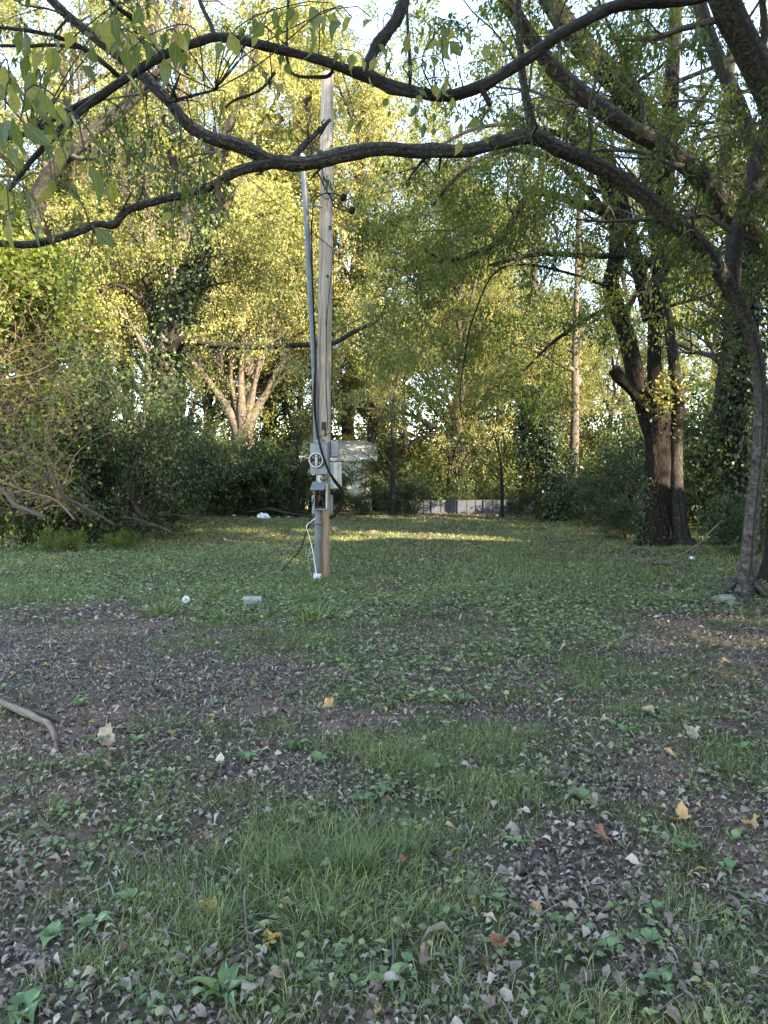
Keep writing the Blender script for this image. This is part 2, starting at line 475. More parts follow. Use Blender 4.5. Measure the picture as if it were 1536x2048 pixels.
def foot_bark():
    m = tex_mat('grey_foot_bark', [(.34, (.014, .012, .010)), (.52, (.042, .036, .031)), (.72, (.105, .094, .082))], 26, (1, .7, 1), rough=.92, bump=1., bdist=.05)
    nt = m.node_tree; p = [n for n in nt.nodes if n.type == 'BSDF_PRINCIPLED'][0]; src = p.inputs["Base Color"].links[0].from_socket
    tc = [n for n in nt.nodes if n.type == 'TEX_COORD'][0]; sp = nt.nodes.new("ShaderNodeSeparateXYZ"); nt.links.new(tc.outputs["UV"], sp.inputs[0])
    d = nt.nodes.new("ShaderNodeMath"); d.operation = 'MULTIPLY'; d.inputs[1].default_value = .2; nt.links.new(sp.outputs[1], d.inputs[0])
    f = ramp(nt, [(.42, (1, 1, 1)), (.75, (0, 0, 0))], d.outputs[0])
    n = nt.nodes.new("ShaderNodeTexNoise"); n.inputs["Scale"].default_value = 13; n.inputs["Detail"].default_value = 8; n.inputs["Roughness"].default_value = .7; n.inputs["Distortion"].default_value = .6; nt.links.new(tc.outputs["UV"], n.inputs["Vector"])
    lt = ramp(nt, [(.36, (.02, .017, .014)), (.5, (.065, .057, .049)), (.68, (.15, .135, .12))], n.outputs["Fac"])
    mx = nt.nodes.new("ShaderNodeMixRGB"); nt.links.new(f, mx.inputs[0]); nt.links.new(src, mx.inputs[1]); nt.links.new(lt, mx.inputs[2]); nt.links.new(mx.outputs[0], p.inputs["Base Color"])
    return m
M['bark_foot'] = foot_bark()

# ---------------------------------------------------------------- ground
def blob_field(x, y, blobs):
    v = np.zeros_like(np.asarray(x, float))
    for px, py, rx, ry, a in blobs:
        cx, cy = gxy(px, py)
        sx = rx * cy / F
        _, y0 = gxy(px, py - ry); _, y1 = gxy(px, py + ry)
        sy = max(.1, (y0 - y1) * .5)
        v = v + a * np.exp(-((x - cx) / sx) ** 2 - ((y - cy) / sy) ** 2)
    return v

BARE = [(110, 1240, 220, 60, .9), (450, 1370, 380, 60, .9), (60, 1330, 200, 70, .8), (150, 1460, 200, 60, .35), (900, 1250, 330, 26, .45), (880, 1345, 90, 45, .35),
        (1420, 1260, 200, 45, .8), (1330, 1180, 120, 20, .5), (150, 1650, 260, 90, .55), (120, 1900, 240, 130, .55), (520, 1880, 60, 50, .5), (620, 1560, 200, 40, .35),
        (1180, 1760, 150, 110, .75), (1290, 1560, 120, 50, .35), (1040, 1440, 60, 30, .25), (360, 1700, 90, 60, .45), (1180, 1900, 160, 60, .45), (60, 1205, 160, 24, .5),
        (830, 1062, 110, 6, .7), (930, 1030, 330, 8, .9), (1230, 1050, 90, 14, .6), (1300, 1120, 110, 25, .5), (1450, 1450, 120, 40, .25)]
LUSH = [(860, 1520, 130, 50, .8), (720, 1690, 190, 70, 1.0), (460, 1840, 130, 70, .6), (700, 1870, 200, 90, .55), (1050, 1480, 160, 60, .5), (970, 1600, 130, 60, .4),
        (1400, 1880, 160, 110, .45), (880, 1960, 240, 80, .4), (640, 1200, 60, 22, .6), (330, 1222, 36, 16, .5), (1050, 1360, 120, 40, .35), (1260, 1420, 160, 40, .3), (950, 1800, 60, 90, .4)]

def lush(x, y):
    n = fbm(np.asarray(x) * .9, np.asarray(y) * .9, 21, 3)
    n2 = fbm(np.asarray(x) * 3.1, np.asarray(y) * 3.1, 31, 2)
    far = np.clip((np.asarray(y) - 6.0) / 4.0, 0, 1)
    v = .54 + .18 * far + (n - .5) * .9 + (n2 - .5) * 1.2 * (1 - .5 * far) + .45 * blob_field(x, y, LUSH) - .48 * blob_field(x, y, BARE)
    return np.clip(v, 0, 1.3)

def axis_coords(lo, hi, fine, coarse, f0, f1):
    a = list(np.arange(f0, f1, fine))
    s = fine; p = f1
    while p < hi: a.append(p); s *= 1.13; p += s
    a.append(hi); s = fine; p = f0 - s; b = []
    while p > lo: b.append(p); s *= 1.13; p -= s
    b.append(lo)
    return np.array(b[::-1] + a)

gxs = axis_coords(-420, 420, .11, 1, -5, 5); gys = axis_coords(-300, 620, .11, 1, 1.4, 10)
GX, GY = np.meshgrid(gxs, gys)
GZ = gz(GX, GY) + (fbm(GX * 9, GY * 9, 51, 2) - .5) * .025
nx, ny = len(gxs), len(gys)
ii = (np.arange(ny - 1)[:, None] * nx + np.arange(nx - 1)[None, :]).reshape(-1)
mb = MB()
mb.add(np.stack([GX, GY, GZ], -1).reshape(-1, 3), np.stack([ii, ii + 1, ii + nx + 1, ii + nx], -1), c=np.clip(lush(GX, GY), 0, 1).reshape(-1))

def ground_mat():
    m, nt, out = mat_new("soil_and_thatch")
    tc = nt.nodes.new("ShaderNodeTexCoord")
    def noise(s, d=5.):
        n = nt.nodes.new("ShaderNodeTexNoise"); n.inputs["Scale"].default_value = s; n.inputs["Detail"].default_value = d
        nt.links.new(tc.outputs["Object"], n.inputs["Vector"]); return n.outputs["Fac"]
    soil = ramp(nt, [(.3, (.032, .024, .019)), (.5, (.085, .063, .050)), (.72, (.18, .138, .112))], noise(26))
    red = ramp(nt, [(.50, (0, 0, 0)), (.62, (1, 1, 1))], noise(.8, 4))
    mx = nt.nodes.new("ShaderNodeMixRGB"); nt.links.new(red, mx.inputs[0]); nt.links.new(soil, mx.inputs[1]); mx.inputs[2].default_value = (.23, .13, .095, 1)
    sc_ = nt.nodes.new("ShaderNodeMixRGB"); sc_.inputs[0].default_value = .7; nt.links.new(soil, sc_.inputs[1]); nt.links.new(mx.outputs[0], sc_.inputs[2])
    grn = ramp(nt, [(.3, (.028, .032, .014)), (.6, (.07, .076, .034)), (.78, (.13, .12, .065))], noise(14))
    a = nt.nodes.new("ShaderNodeAttribute"); a.attribute_name = "tone"
    ad = nt.nodes.new("ShaderNodeMath"); ad.operation = 'MULTIPLY_ADD'; ad.inputs[1].default_value = .8
    nt.links.new(noise(5), ad.inputs[0]); nt.links.new(a.outputs["Fac"], ad.inputs[2])
    k = ramp(nt, [(.55, (0, 0, 0)), (1., (1, 1, 1))], ad.outputs[0])
    g = nt.nodes.new("ShaderNodeMixRGB"); nt.links.new(k, g.inputs[0]); nt.links.new(sc_.outputs[0], g.inputs[1]); nt.links.new(grn, g.inputs[2])
    p = nt.nodes.new("ShaderNodeBsdfPrincipled"); p.inputs["Roughness"].default_value = .95; p.inputs["Specular IOR Level"].default_value = .1
    nt.links.new(g.outputs[0], p.inputs["Base Color"])
    b = nt.nodes.new("ShaderNodeBump"); b.inputs["Strength"].default_value = .8; b.inputs["Distance"].default_value = .02
    nt.links.new(noise(40), b.inputs["Height"]); nt.links.new(b.outputs[0], p.inputs["Normal"]); nt.links.new(p.outputs[0], out.inputs[0])
    return m
M['ground'] = ground_mat()
tag(link("ground", mb.mesh("ground"), M['ground']), "shaded back yard soil with patchy lawn and leaf litter", "ground", kind="structure")

def wedge(n, y0, y1, power=1.0, spread=.78, g=rng):
    """random ground places in front of the camera, denser near"""
    u = g.random(n)
    if power == 0: y = y0 * (y1 / y0) ** u
    else: y = (y0 ** power + u * (y1 ** power - y0 ** power)) ** (1 / power)
    x = (g.random(n) * 2 - 1) * (.60 * y + 1.3 if spread > .6 else spread * y + .5)
    return x, y

# ---------------------------------------------------------------- trees
def part_mesh(name, mb, mat, parent, smooth=True):
    return link(name, mb.mesh(name, smooth), mat, parent)

def foliage(parent, P, R, levels, per, size, leafmat, twigmat, droop=.5, jit=.1, tip=True, g=rng, wid=(.8, 1.3), tmpl=RHOMB, flat=.6):
    """branch levels on parent paths, then leaves: returns nothing; adds parts branches and crown"""
    bm_ = MB(); cr = MB()
    cur = [(P, R)]
    for li, lv in enumerate(levels):
        nxt = [grow(p, r, g=g, **lv) for p, r in cur]
        S = 4 if li < len(levels) - 1 else 3
        for p, r in nxt: tubes(bm_, p, r, S)
        cur = nxt
    for p, r in cur:
        leaves_on(cr, p, per, size, jit, droop, wid=wid, g=g, tmpl=tmpl, flat=flat)
    c = part_mesh("crown", cr, leafmat, parent)
    b = tag(link("branches", bm_.mesh("branches"), twigmat, parent), kind="stuff")
    return c, b

def proto_tree(name, H, r0, leafmat, barkmat, seed, n1=11, spread=.42, bare=.22, per=38, leaf=(.06, .13), fork=False):
    g = np.random.default_rng(seed)
    root = thing(name, "tree", "tree", (0, 0, 0))
    K = 12
    z = np.linspace(0, H * .8, K)
    P = np.column_stack([np.cumsum(g.normal(size=K) * .12), np.cumsum(g.normal(size=K) * .12), z]); P[0, :2] = 0; P[0, 2] = -.15
    R = r0 * np.linspace(1, .22, K) ** .9; R[0] *= 1.4
    mb = MB(); limb(mb, P, R, .25, 12, .08, seed=seed)
    part_mesh("trunk", mb, barkmat, root)
    Pp, Rr = resample(P, R, 14)
    p1, r1 = grow(Pp[None], Rr[None], n1, bare, 1, (spread * .8, spread * 1.2), (35, 68), .25, 8, .12, -.03, .6, g=g)
    top = (Pp[None, -6:], Rr[None, -6:])
    for a, b in zip(p1, r1):
        mb = MB(); tubes(mb, a, b, 7); part_mesh("limb", mb, barkmat, root)
    lv = [dict(nc=7, t0=.2, lr=(.35, .6), ang=(30, 62), up=.1, K=6, wob=.14, grav=0),
          dict(nc=6, t0=.15, lr=(.38, .65), ang=(30, 65), up=.02, K=5, wob=.16, grav=.05),
          dict(nc=4, t0=.2, lr=(.5, .8), ang=(25, 60), up=-.05, K=3, wob=.2, grav=.1, lmin=.35)]
    foliage(root, p1, r1, lv, per, leaf, leafmat, M['twig'], .5, .10, g=g)
    return root

def put(src, used, px, D, label, rz, sc, group, x=None):
    X = at(px, 1000, D)[0] if x is None else x
    loc = (X, D, float(gz(X, D)) - .05)
    if not used.get(src.name):
        used[src.name] = 1
        src.location = loc; src.rotation_euler = (0, 0, rz); src.scale = sc if hasattr(sc, '__len__') else (sc,) * 3
        src["label"] = label; src["group"] = group
        return src
    return copy_tree(src, loc, rz, sc, label, group)
USED = {}
G_BACK = "sunlit trees beyond the back fence"
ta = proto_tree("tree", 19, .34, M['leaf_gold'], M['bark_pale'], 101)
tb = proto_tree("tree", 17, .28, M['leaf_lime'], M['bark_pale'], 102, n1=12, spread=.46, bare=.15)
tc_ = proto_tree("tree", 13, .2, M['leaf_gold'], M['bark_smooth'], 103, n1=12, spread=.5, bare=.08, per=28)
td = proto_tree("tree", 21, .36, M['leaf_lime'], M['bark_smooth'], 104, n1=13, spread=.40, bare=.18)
BACK = [(ta, 640, 38, "tall golden green tree rising directly behind the utility pole top", .3, 1.25),
        (ta, 180, 40, "tall golden tree behind the vine-covered thicket", 2.1, 1.2),
        (td, 420, 46, "tall yellow-green tree far behind the many-stemmed tree", 1.0, 1.2),
        (tb, 905, 37, "yellow-green tree over the fence between pole and ivy trunk", .5, 1.05),
        (ta, 960, 47, "golden tree far behind the grey fence panels", 4.0, 1.2),
        (td, 1080, 42, "tall yellow-green tree behind the ivy-draped dead trunk", 2.7, 1.15),
        (tb, 1260, 44, "yellow-green tree glimpsed between the furrowed stems", 3.6, 1.15),
        (ta, 1430, 48, "golden tree far behind the trees at the frame's far edge", 5.2, 1.1),
        (tc_, 815, 41, "small golden tree beside the white house gable", 1.2, .95),
        (ta, 130, 31, "golden tree arching over the pale leaning tree", 2.6, 1.4), (ta, 470, 40, "golden tree crowning the sky left of the pole", 1.5, 1.55), (td, 760, 39, "yellow-green tree crowning the sky right of the pole", 2.0, 1.35),
        (tc_, 430, 50, "small golden tree closing the gap left of the fanning stems", .8, 1.2), (tc_, 600, 48, "small golden tree closing the gap between fanning stems and pole", 2.3, 1.2), (tc_, 940, 56, "small golden tree far off above the fence", 3.7, 1.3), (tc_, 1100, 50, "small golden tree far off behind the dead ivy trunk", 5.1, 1.2),
        (ta, 520, 54, "towering golden tree filling the sky over the many-stemmed tree", 2.2, 1.65), (ta, 260, 52, "towering golden tree filling the sky over the forked tree", 3.9, 1.6), (ta, 70, 50, "towering golden tree over the vine thicket", 5.9, 1.5), (td, 690, 50, "towering yellow-green tree straight behind the pole", 4.6, 1.5),
        (tc_, 900, 35, "small golden tree with low boughs above the dark hedge", 2.9, .85),
        (tc_, 1040, 38, "small golden tree beside the ivy-draped dead trunk", 4.4, .9),
        (tc_, 540, 44, "small golden tree seen through the many-stemmed tree", .2, 1.0),
        (tb, 300, 34, "yellow-green tree behind the ivy-wrapped forked tree", 5.6, 1.0),
        (tb, 20, 30, "yellow-green tree behind the brown vine thicket at the frame edge", 4.9, 1.0),
        (tc_, 1210, 36, "small golden tree behind the feathery bush by the furrowed trunk", 3.3, .8),
        (td, 1560, 36, "tall yellow-green tree behind the leaning trunk's crown", 1.9, 1.0),
        (tb, 700, 60, "distant yellow-green tree beyond the white house", 1.7, 1.3),
        (td, 1000, 66, "most distant yellow-green tree, seen through gaps over the fence", 3.0, 1.3),
        (ta, 360, 64, "distant golden tree seen low between hedge and canopy", .9, 1.3)]
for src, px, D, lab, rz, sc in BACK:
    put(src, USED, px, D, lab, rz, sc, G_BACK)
# unseen trees added at the viewer's back and side to shade the yard
te = proto_tree("tree", 17, .3, M['leaf_lime'], M['bark_smooth'], 105, n1=9, spread=.42, bare=.58, per=24, leaf=(.12, .2))  # crown raised so sun passing beneath it reaches the lawn strip
SIDE = [(te, 13.6, 11.8, 1.0), (te, 17.5, 9., 1.0), (te, 12.4, 14.0, .95), (td, 13, -6, 1.12), (td, 15, -3, 1.05), (tb, 12.5, 1.5, .95), (td, 11, -9, .9), (tb, 8, -13, .95), (ta, 20, -3, .75), (tb, 17, -12, .95), (tb, 9.5, -4, .8), (td, 20, -9, .8), (tb, 6, -8, .8), (tb, 15.2, 17.2, .58), (tb, 18.5, 23.5, .6)]
for k, (src, x, y, sc) in enumerate(SIDE):
    put(src, USED, 0, y, "unseen tree added beside the yard to shade the lawn", k * 1.3, (sc * 1.15, sc * 1.15, sc), "unseen shade trees added beside the yard", x=x)

# --- leaning tree whose long limb crosses the whole picture
base = gp(1488, 1198); D1 = base[1]
t = thing("tree", "leaning grey tree whose long dark limb arches across the whole yard", "tree", base)
tr = [(1484, 1206, 62, D1), (1489, 1176, 40, D1), (1497, 1120, 33, D1), (1506, 1020, 28, D1), (1517, 920, 26, D1), (1522, 800, 25, D1), (1508, 690, 26, D1 - .1), (1470, 595, 29, D1 - .2), (1412, 505, 33, D1 - .4), (1380, 472, 34, D1 - .5)]
lm = [(1405, 497, 33, D1 - .4), (1345, 442, 32, D1 - .6), (1262, 372, 30, D1 - .8), (1190, 330, 28, D1 - 1), (1120, 298, 28, D1 - 1.2), (1062, 272, 30, D1 - 1.3), (1000, 284, 25, D1 - 1.4), (930, 301, 25, D1 - 1.5), (840, 302, 26, D1 - 1.6),
      (760, 298, 26, D1 - 1.7), (690, 310, 29, D1 - 1.8), (610, 327, 29, D1 - 1.9), (540, 322, 27, D1 - 2)]
l2 = [(548, 324, 24, D1 - 2), (480, 292, 25, D1 - 2.1), (420, 276, 22, D1 - 2.2), (372, 245, 23, D1 - 2.3), (340, 205, 22, D1 - 2.4), (285, 150, 21, D1 - 2.5), (215, 95, 18, D1 - 2.6), (140, 35, 17, D1 - 2.7), (60, -40, 15, D1 - 2.8), (-60, -150, 11, D1 - 2.9), (-200, -260, 6, D1 - 3)]
l3 = [(550, 324, 22, D1 - 2), (475, 343, 19, D1 - 2.1), (430, 367, 16, D1 - 2.2), (380, 387, 15, D1 - 2.2), (320, 400, 14, D1 - 2.3), (255, 420, 14, D1 - 2.3), (228, 450, 15, D1 - 2.3), (195, 448, 13, D1 - 2.4), (160, 462, 14, D1 - 2.4), (110, 478, 15, D1 - 2.5), (50, 490, 14, D1 - 2.5), (-40, 482, 12, D1 - 2.6)]
l4 = [(1066, 268, 19, D1 - 1.3), (1058, 225, 17, D1 - 1.4), (1047, 170, 15, D1 - 1.5), (1040, 90, 14, D1 - 1.6), (1034, 0, 14, D1 - 1.7), (1030, -80, 13, D1 - 1.8), (1015, -240, 9, D1 - 2), (990, -420, 5, D1 - 2.1)]
l5 = [(585, 318, 12, D1 - 1.9), (612, 285, 12, D1 - 1.8), (635, 265, 9, D1 - 1.7), (660, 240, 7, D1 - 1.6)]
mb = MB(); limb(mb, *pxpath(tr), .05, 20, .07, seed=1)
for a in range(5):
    an = a * 1.3 + .4
    rp = np.array([[base[0] + math.cos(an) * q, base[1] + math.sin(an) * q, base[2] + h] for q, h in ((.12, .22), (.26, .08), (.45, .01), (.7, -.06))])
    limb(mb, rp, np.array([.06, .05, .035, .02]), .05, 8, .1, seed=a)
part_mesh("trunk", mb, M['bark_foot'], t)
LIMBS1 = []
for q in (lm, l2, l3, l4, l5):
    mb = MB(); PP, RR = limb(mb, *pxpath(q), .04, 18, .13, seed=len(q), knots=True); LIMBS1.append((PP, RR))
    gk = np.random.default_rng(len(q) + 5)
    for _ in range(len(q)):          # broken twig stubs
        i_ = int(gk.integers(2, len(PP) - 2)); v = gk.normal(size=3); v[2] += .3; v = nrm(v); ls = gk.uniform(.06, .28)
        tubes(mb, np.array([PP[i_], PP[i_] + v * (RR[i_] + ls * .5), PP[i_] + v * (RR[i_] + ls) + gk.normal(size=3) * .02]), np.array([.016, .011, .006]) * gk.uniform(.6, 1.3), 6)
    part_mesh("limb", mb, M['bark_smooth'], t)
src = []
for PP, RR in (LIMBS1[0], LIMBS1[1], LIMBS1[2], LIMBS1[3]):
    src.append(resample(PP, RR, 12))
src.append(resample(*pxpath(tr[3:]), 12)); src.append(resample(*pxpath([(1462, 590, 34, D1 - .2), (1470, 480, 30, D1), (1500, 380, 26, D1 + .2), (1530, 250, 22, D1 + .3), (1560, 80, 16, D1 + .3)]), 12))
P1 = np.array([s[0] for s in src]); R1 = np.array([s[1] for s in src])
lv = [dict(nc=7, t0=.05, lr=(.22, .4), ang=(40, 85), up=.25, K=6, wob=.2, grav=0, rr=.35, lmin=.7),
      dict(nc=5, t0=.15, lr=(.4, .65), ang=(30, 65), up=0, K=5, wob=.2, grav=.1, lmin=.4),
      dict(nc=4, t0=.2, lr=(.5, .8), ang=(25, 60), up=-.1, K=4, wob=.2, grav=.15, lmin=.25)]
lvb = [dict(lv[0], nc=6, lr=(.10, .2), lmin=.4, up=.35), lv[1], lv[2]]
foliage(t, P1[[0, 2]], R1[[0, 2]], lvb, 6, (.06, .10), M['leaf_mid'], M['twig'], .8, .04, g=np.random.default_rng(28), wid=(.6, .95))
P1 = P1[[1, 3, 4, 5]]; R1 = R1[[1, 3, 4, 5]]
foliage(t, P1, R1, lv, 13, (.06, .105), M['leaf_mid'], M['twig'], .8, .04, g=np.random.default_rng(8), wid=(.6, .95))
# crown of the same tree above the fork, over to the frame edge
up = [(1462, 590, 34, D1 - .2), (1470, 480, 30, D1), (1500, 380, 26, D1 + .2), (1530, 250, 22, D1 + .3), (1560, 80, 16, D1 + .3)]
mb = MB(); PP, RR = limb(mb, *pxpath(up), .06, 12, .1, seed=9); part_mesh("limb", mb, M['bark_dark'], t)

# --- tree just outside the frame edge: its limbs cross the top corner
base = gp(1562, 1165); D2 = base[1]
t = thing("tree", "dark furrowed tree at the frame edge sending thick limbs up over the yard", "tree", base)
mb = MB()
limb(mb, *pxpath([(1562, 1172, 90, D2), (1562, 1100, 60, D2), (1566, 950, 50, D2), (1574, 800, 46, D2), (1585, 650, 44, D2), (1590, 560, 44, D2)]), .06, 24, .06, .10, seed=3)
part_mesh("trunk", mb, M['bark_furrow'], t)
K2 = []
for q, S in (([(1590, 560, 46, D2), (1535, 500, 42, D2 - .1), (1470, 425, 41, D2 - .3), (1400, 352, 40, D2 - .6), (1335, 296, 38, D2 - .9), (1262, 258, 36, D2 - 1.1), (1185, 205, 35, D2 - 1.4), (1120, 150, 33, D2 - 1.6), (1070, 90, 30, D2 - 1.8), (1020, 10, 28, D2 - 2), (980, -70, 26, D2 - 2.1)], 16),
          ([(1590, 560, 40, D2), (1600, 440, 44, D2 - 1.0), (1585, 320, 48, D2 - 1.9), (1548, 215, 52, D2 - 2.6), (1500, 110, 53, D2 - 3.0), (1455, 20, 53, D2 - 3.3), (1420, -80, 50, D2 - 3.6)], 20),
          ([(1588, 570, 34, D2), (1560, 430, 32, D2), (1515, 310, 30, D2 - .2), (1470, 195, 28, D2 - .3), (1425, 90, 26, D2 - .5), (1398, 0, 24, D2 - .6), (1380, -80, 22, D2 - .7)], 12)):
    mb = MB(); PP, RR = limb(mb, *pxpath(q), .05, S, .09, seed=S); K2.append(resample(PP, RR, 12))
    part_mesh("limb", mb, M['bark_smooth'], t)
lv2 = [dict(nc=8, t0=.1, lr=(.25, .45), ang=(35, 80), up=.2, K=6, wob=.18, grav=0, rr=.35, lmin=.9),
       dict(nc=6, t0=.15, lr=(.4, .65), ang=(30, 65), up=0, K=5, wob=.2, grav=.08, lmin=.5),
       dict(nc=4, t0=.2, lr=(.5, .8), ang=(25, 60), up=-.1, K=4, wob=.2, grav=.15, lmin=.3)]
foliage(t, np.array([k[0] for k in K2]), np.array([k[1] for k in K2]), lv2, 28, (.065, .105), M['leaf_mid'], M['twig'], .8, .05, g=np.random.default_rng(9), wid=(.6, 1.0))

# --- big furrowed tree with three stems
base = gp(1312, 1092); D3 = base[1]
t = thing("tree", "massive dark furrowed tree forking into three stems, ivy at its foot", "tree", base)
tr = [(1306, 1100, 76, D3), (1307, 1070, 60, D3), (1312, 1000, 52, D3), (1316, 930, 48, D3), (1316, 880, 47, D3), (1310, 835, 58, D3), (1303, 800, 62, D3)]
mb = MB(); TP, TR = limb(mb, *pxpath(tr), .05, 44, .05, .11, seed=5); part_mesh("trunk", mb, M['bark_furrow'], t)
K3 = []
S3 = [[(1300, 832, 42, D3), (1276, 770, 36, D3 - .1), (1258, 690, 33, D3 - .2), (1232, 610, 34, D3 - .3), (1221, 570, 32, D3 - .3), (1232, 510, 30, D3 - .3), (1230, 440, 27, D3 - .2), (1205, 350, 24, D3), (1160, 260, 20, D3), (1120, 160, 16, D3)],
      [(1316, 830, 40, D3), (1308, 720, 27, D3 + .2), (1312, 600, 27, D3 + .3), (1322, 500, 28, D3 + .3), (1330, 400, 30, D3 + .3), (1337, 300, 30, D3 + .3), (1342, 180, 30, D3 + .3), (1350, 60, 24, D3 + .3), (1355, -60, 20, D3 + .3)],
      [(1300, 640, 30, D3 + .5), (1282, 560, 28, D3 + .6), (1262, 480, 26, D3 + .6), (1245, 410, 24, D3 + .6), (1215, 320, 22, D3 + .6), (1170, 270, 20, D3 + .6), (1120, 200, 18, D3 + .5), (1080, 130, 15, D3 + .5)],
      [(1332, 380, 40, D3 + .3), (1305, 280, 44, D3), (1262, 195, 46, D3 - .3), (1200, 130, 46, D3 - .6), (1150, 75, 42, D3 - .8), (1100, 0, 38, D3 - 1), (1060, -80, 34, D3 - 1.2)],
      [(1330, 540, 24, D3 + .2), (1290, 520, 16, D3), (1250, 512, 12, D3 - .6), (1180, 512, 11, D3 - 1.2), (1080, 508, 9, D3 - 2), (980, 530, 6, D3 - 3)],
      [(1222, 440, 16, D3), (1130, 335, 13, D3 - 1.2), (1020, 300, 10, D3 - 2.4), (930, 340, 8, D3 - 3), (865, 410, 5, D3 - 3.4)],
      [(1222, 575, 9, D3 - .3), (1150, 550, 6, D3 - 1.2), (1060, 530, 5, D3 - 2), (990, 545, 4, D3 - 2.8), (945, 640, 3.5, D3 - 3.2), (932, 700, 3, D3 - 3.2), (920, 790, 2.5, D3 - 3.4), (926, 850, 2, D3 - 3.4)],
      [(1180, 290, 14, D3), (1090, 260, 11, D3 - 1), (990, 250, 8, D3 - 2), (900, 280, 6, D3 - 2.6), (830, 350, 4, D3 - 3)],
      [(1232, 610, 12, D3 - .3), (1170, 640, 9, D3 - 1), (1100, 690, 7, D3 - 1.6), (1030, 760, 4, D3 - 2)],
      [(1270, 450, 20, D3), (1200, 420, 18, D3 - .5), (1120, 395, 16, D3 - 1), (1060, 390, 15, D3 - 1.4), (1000, 480, 13, D3 - 2.2), (940, 510, 12, D3 - 2.4), (890, 520, 8, D3 - 2.6), (850, 500, 5, D3 - 2.8)]]
for k, q in enumerate(S3):
    mb = MB(); PP, RR = limb(mb, *pxpath(q), .07, 20 if k < 4 else 10, .06, .09 if k < 4 else 0, seed=k + 20); K3.append(resample(PP, RR, 12))
    part_mesh("limb", mb, M['bark_furrow'], t)
mb = MB(); limb(mb, *pxpath([(1288, 812, 26, D3 - .15), (1264, 782, 21, D3 - .35), (1240, 756, 24, D3 - .6), (1228, 738, 26, D3 - .65)]), .04, 14, .2, seed=2)
limb(mb, *pxpath([(1232, 745, 10, D3 - .65), (1226, 728, 5, D3 - .65), (1224, 712, 2, D3 - .65)]), .04, 8, .2, seed=4)
part_mesh("broken_stub", mb, M['bark_furrow'], t)
foliage(t, np.array([k[0] for k in K3]), np.array([k[1] for k in K3]), [dict(nc=6, t0=.25, lr=(.3, .5), ang=(35, 75), up=.1, K=5, wob=.18, grav=.02, rr=.35, lmin=1.4),
        dict(nc=6, t0=.15, lr=(.4, .65), ang=(30, 65), up=0, K=5, wob=.2, grav=.08, lmin=.6), dict(nc=4, t0=.2, lr=(.5, .8), ang=(25, 60), up=-.1, K=4, wob=.2, grav=.15, lmin=.35)],
        30, (.07, .115), M['leaf_mid'], M['twig'], .7, .10, g=np.random.default_rng(12), wid=(.7, 1.1))

def ivy_on(parent, P, R, n, seed, size=(.07, .12), out=.08, t0=0., t1=1., mat='leaf_ivy', sides=None):
    g = np.random.default_rng(seed)
    X, XR = resample(P, R, 40)
    f = (t0 + (t1 - t0) * g.random(n)) * 39; i = np.clip(f.astype(int), 0, 38); w = (f - i)
    p = X[i] * (1 - w[:, None]) + X[i + 1] * w[:, None]; r = XR[i] * (1 - w) + XR[i + 1] * w
    T = nrm(X[i + 1] - X[i]); rd = g.normal(size=(n, 3))
    if sides is not None: rd = rd + np.asarray(sides)[None] * 1.2
    o = nrm(rd - (rd * T).sum(1, keepdims=True) * T)
    clump = .4 + 1.2 * vn2(f * .8, np.arctan2(o[:, 0], o[:, 1]) * 1.5, seed)
    pos = p + o * (r * 1.0 + out * g.random(n) * clump)[:, None]
    d = o * .5 + g.normal(size=(n, 3)) * .5; d[:, 2] -= .8
    mb = MB(); scatter(mb, RHOMB, pos, basis(d, o + g.normal(size=(n, 3)) * .5), g.uniform(size[0], size[1], n), g.random(n), g.uniform(1.2, 1.7, n))
    return tag(part_mesh("ivy", mb, M[mat], parent), kind="stuff")
ivy_on(t, TP, TR, 700, 3, (.05, .08), .05, 0, .5, sides=(-1.6, -.3, 0))
# leafy sprouts at the fork
g = np.random.default_rng(77)
sp = np.array([[at(1330, 790, D3 - .5), at(1330, 790, D3 - .5) + np.array([.3, -.3, .1])]]).repeat(26, 0)
sp = sp + g.normal(size=(26, 1, 3)) * np.array([.32, .2, .22])
sp[:, 1] += g.normal(size=(26, 3)) * .25
mb = MB(); leaves_on(mb, sp, 15, (.08, .12), .13, .5, g=g); part_mesh("foliage", mb, M['leaf_mid'], t)

# --- pale companion trunk
base = gp(1366, 1090); D4 = base[1] - .25
t = thing("tree", "slender grey tree growing against the massive furrowed trunk", "tree", base)
q = [(1370, 1098, 52, D4), (1362, 1065, 34, D4), (1352, 980, 27, D4), (1352, 880, 25, D4), (1356, 800, 24, D4), (1346, 720, 21, D4), (1332, 620, 19, D4 + .1), (1316, 520, 18, D4 + .2), (1300, 420, 22, D4 + .3), (1290, 330, 19, D4 + .3), (1262, 220, 16, D4 + .3), (1250, 90, 13, D4 + .3)]
mb = MB(); PP, RR = limb(mb, *pxpath(q), .06, 20, .12, seed=6); part_mesh("trunk", mb, M['bark_smooth'], t)
X = resample(PP, RR, 14)
foliage(t, X[0][None, 5:], X[1][None, 5:], [dict(nc=14, t0=.1, lr=(.2, .36), ang=(40, 85), up=.1, K=6, wob=.18, grav=.03, rr=.4, lmin=1.5), dict(nc=6, t0=.15, lr=(.4, .65), ang=(30, 65), up=0, K=5, wob=.2, grav=.08, lmin=.6),
        dict(nc=4, t0=.2, lr=(.5, .8), ang=(25, 60), up=-.1, K=4, wob=.2, grav=.15, lmin=.35)], 18, (.07, .11), M['leaf_mid'], M['twig'], .8, .08, g=np.random.default_rng(13), wid=(.6, 1.))

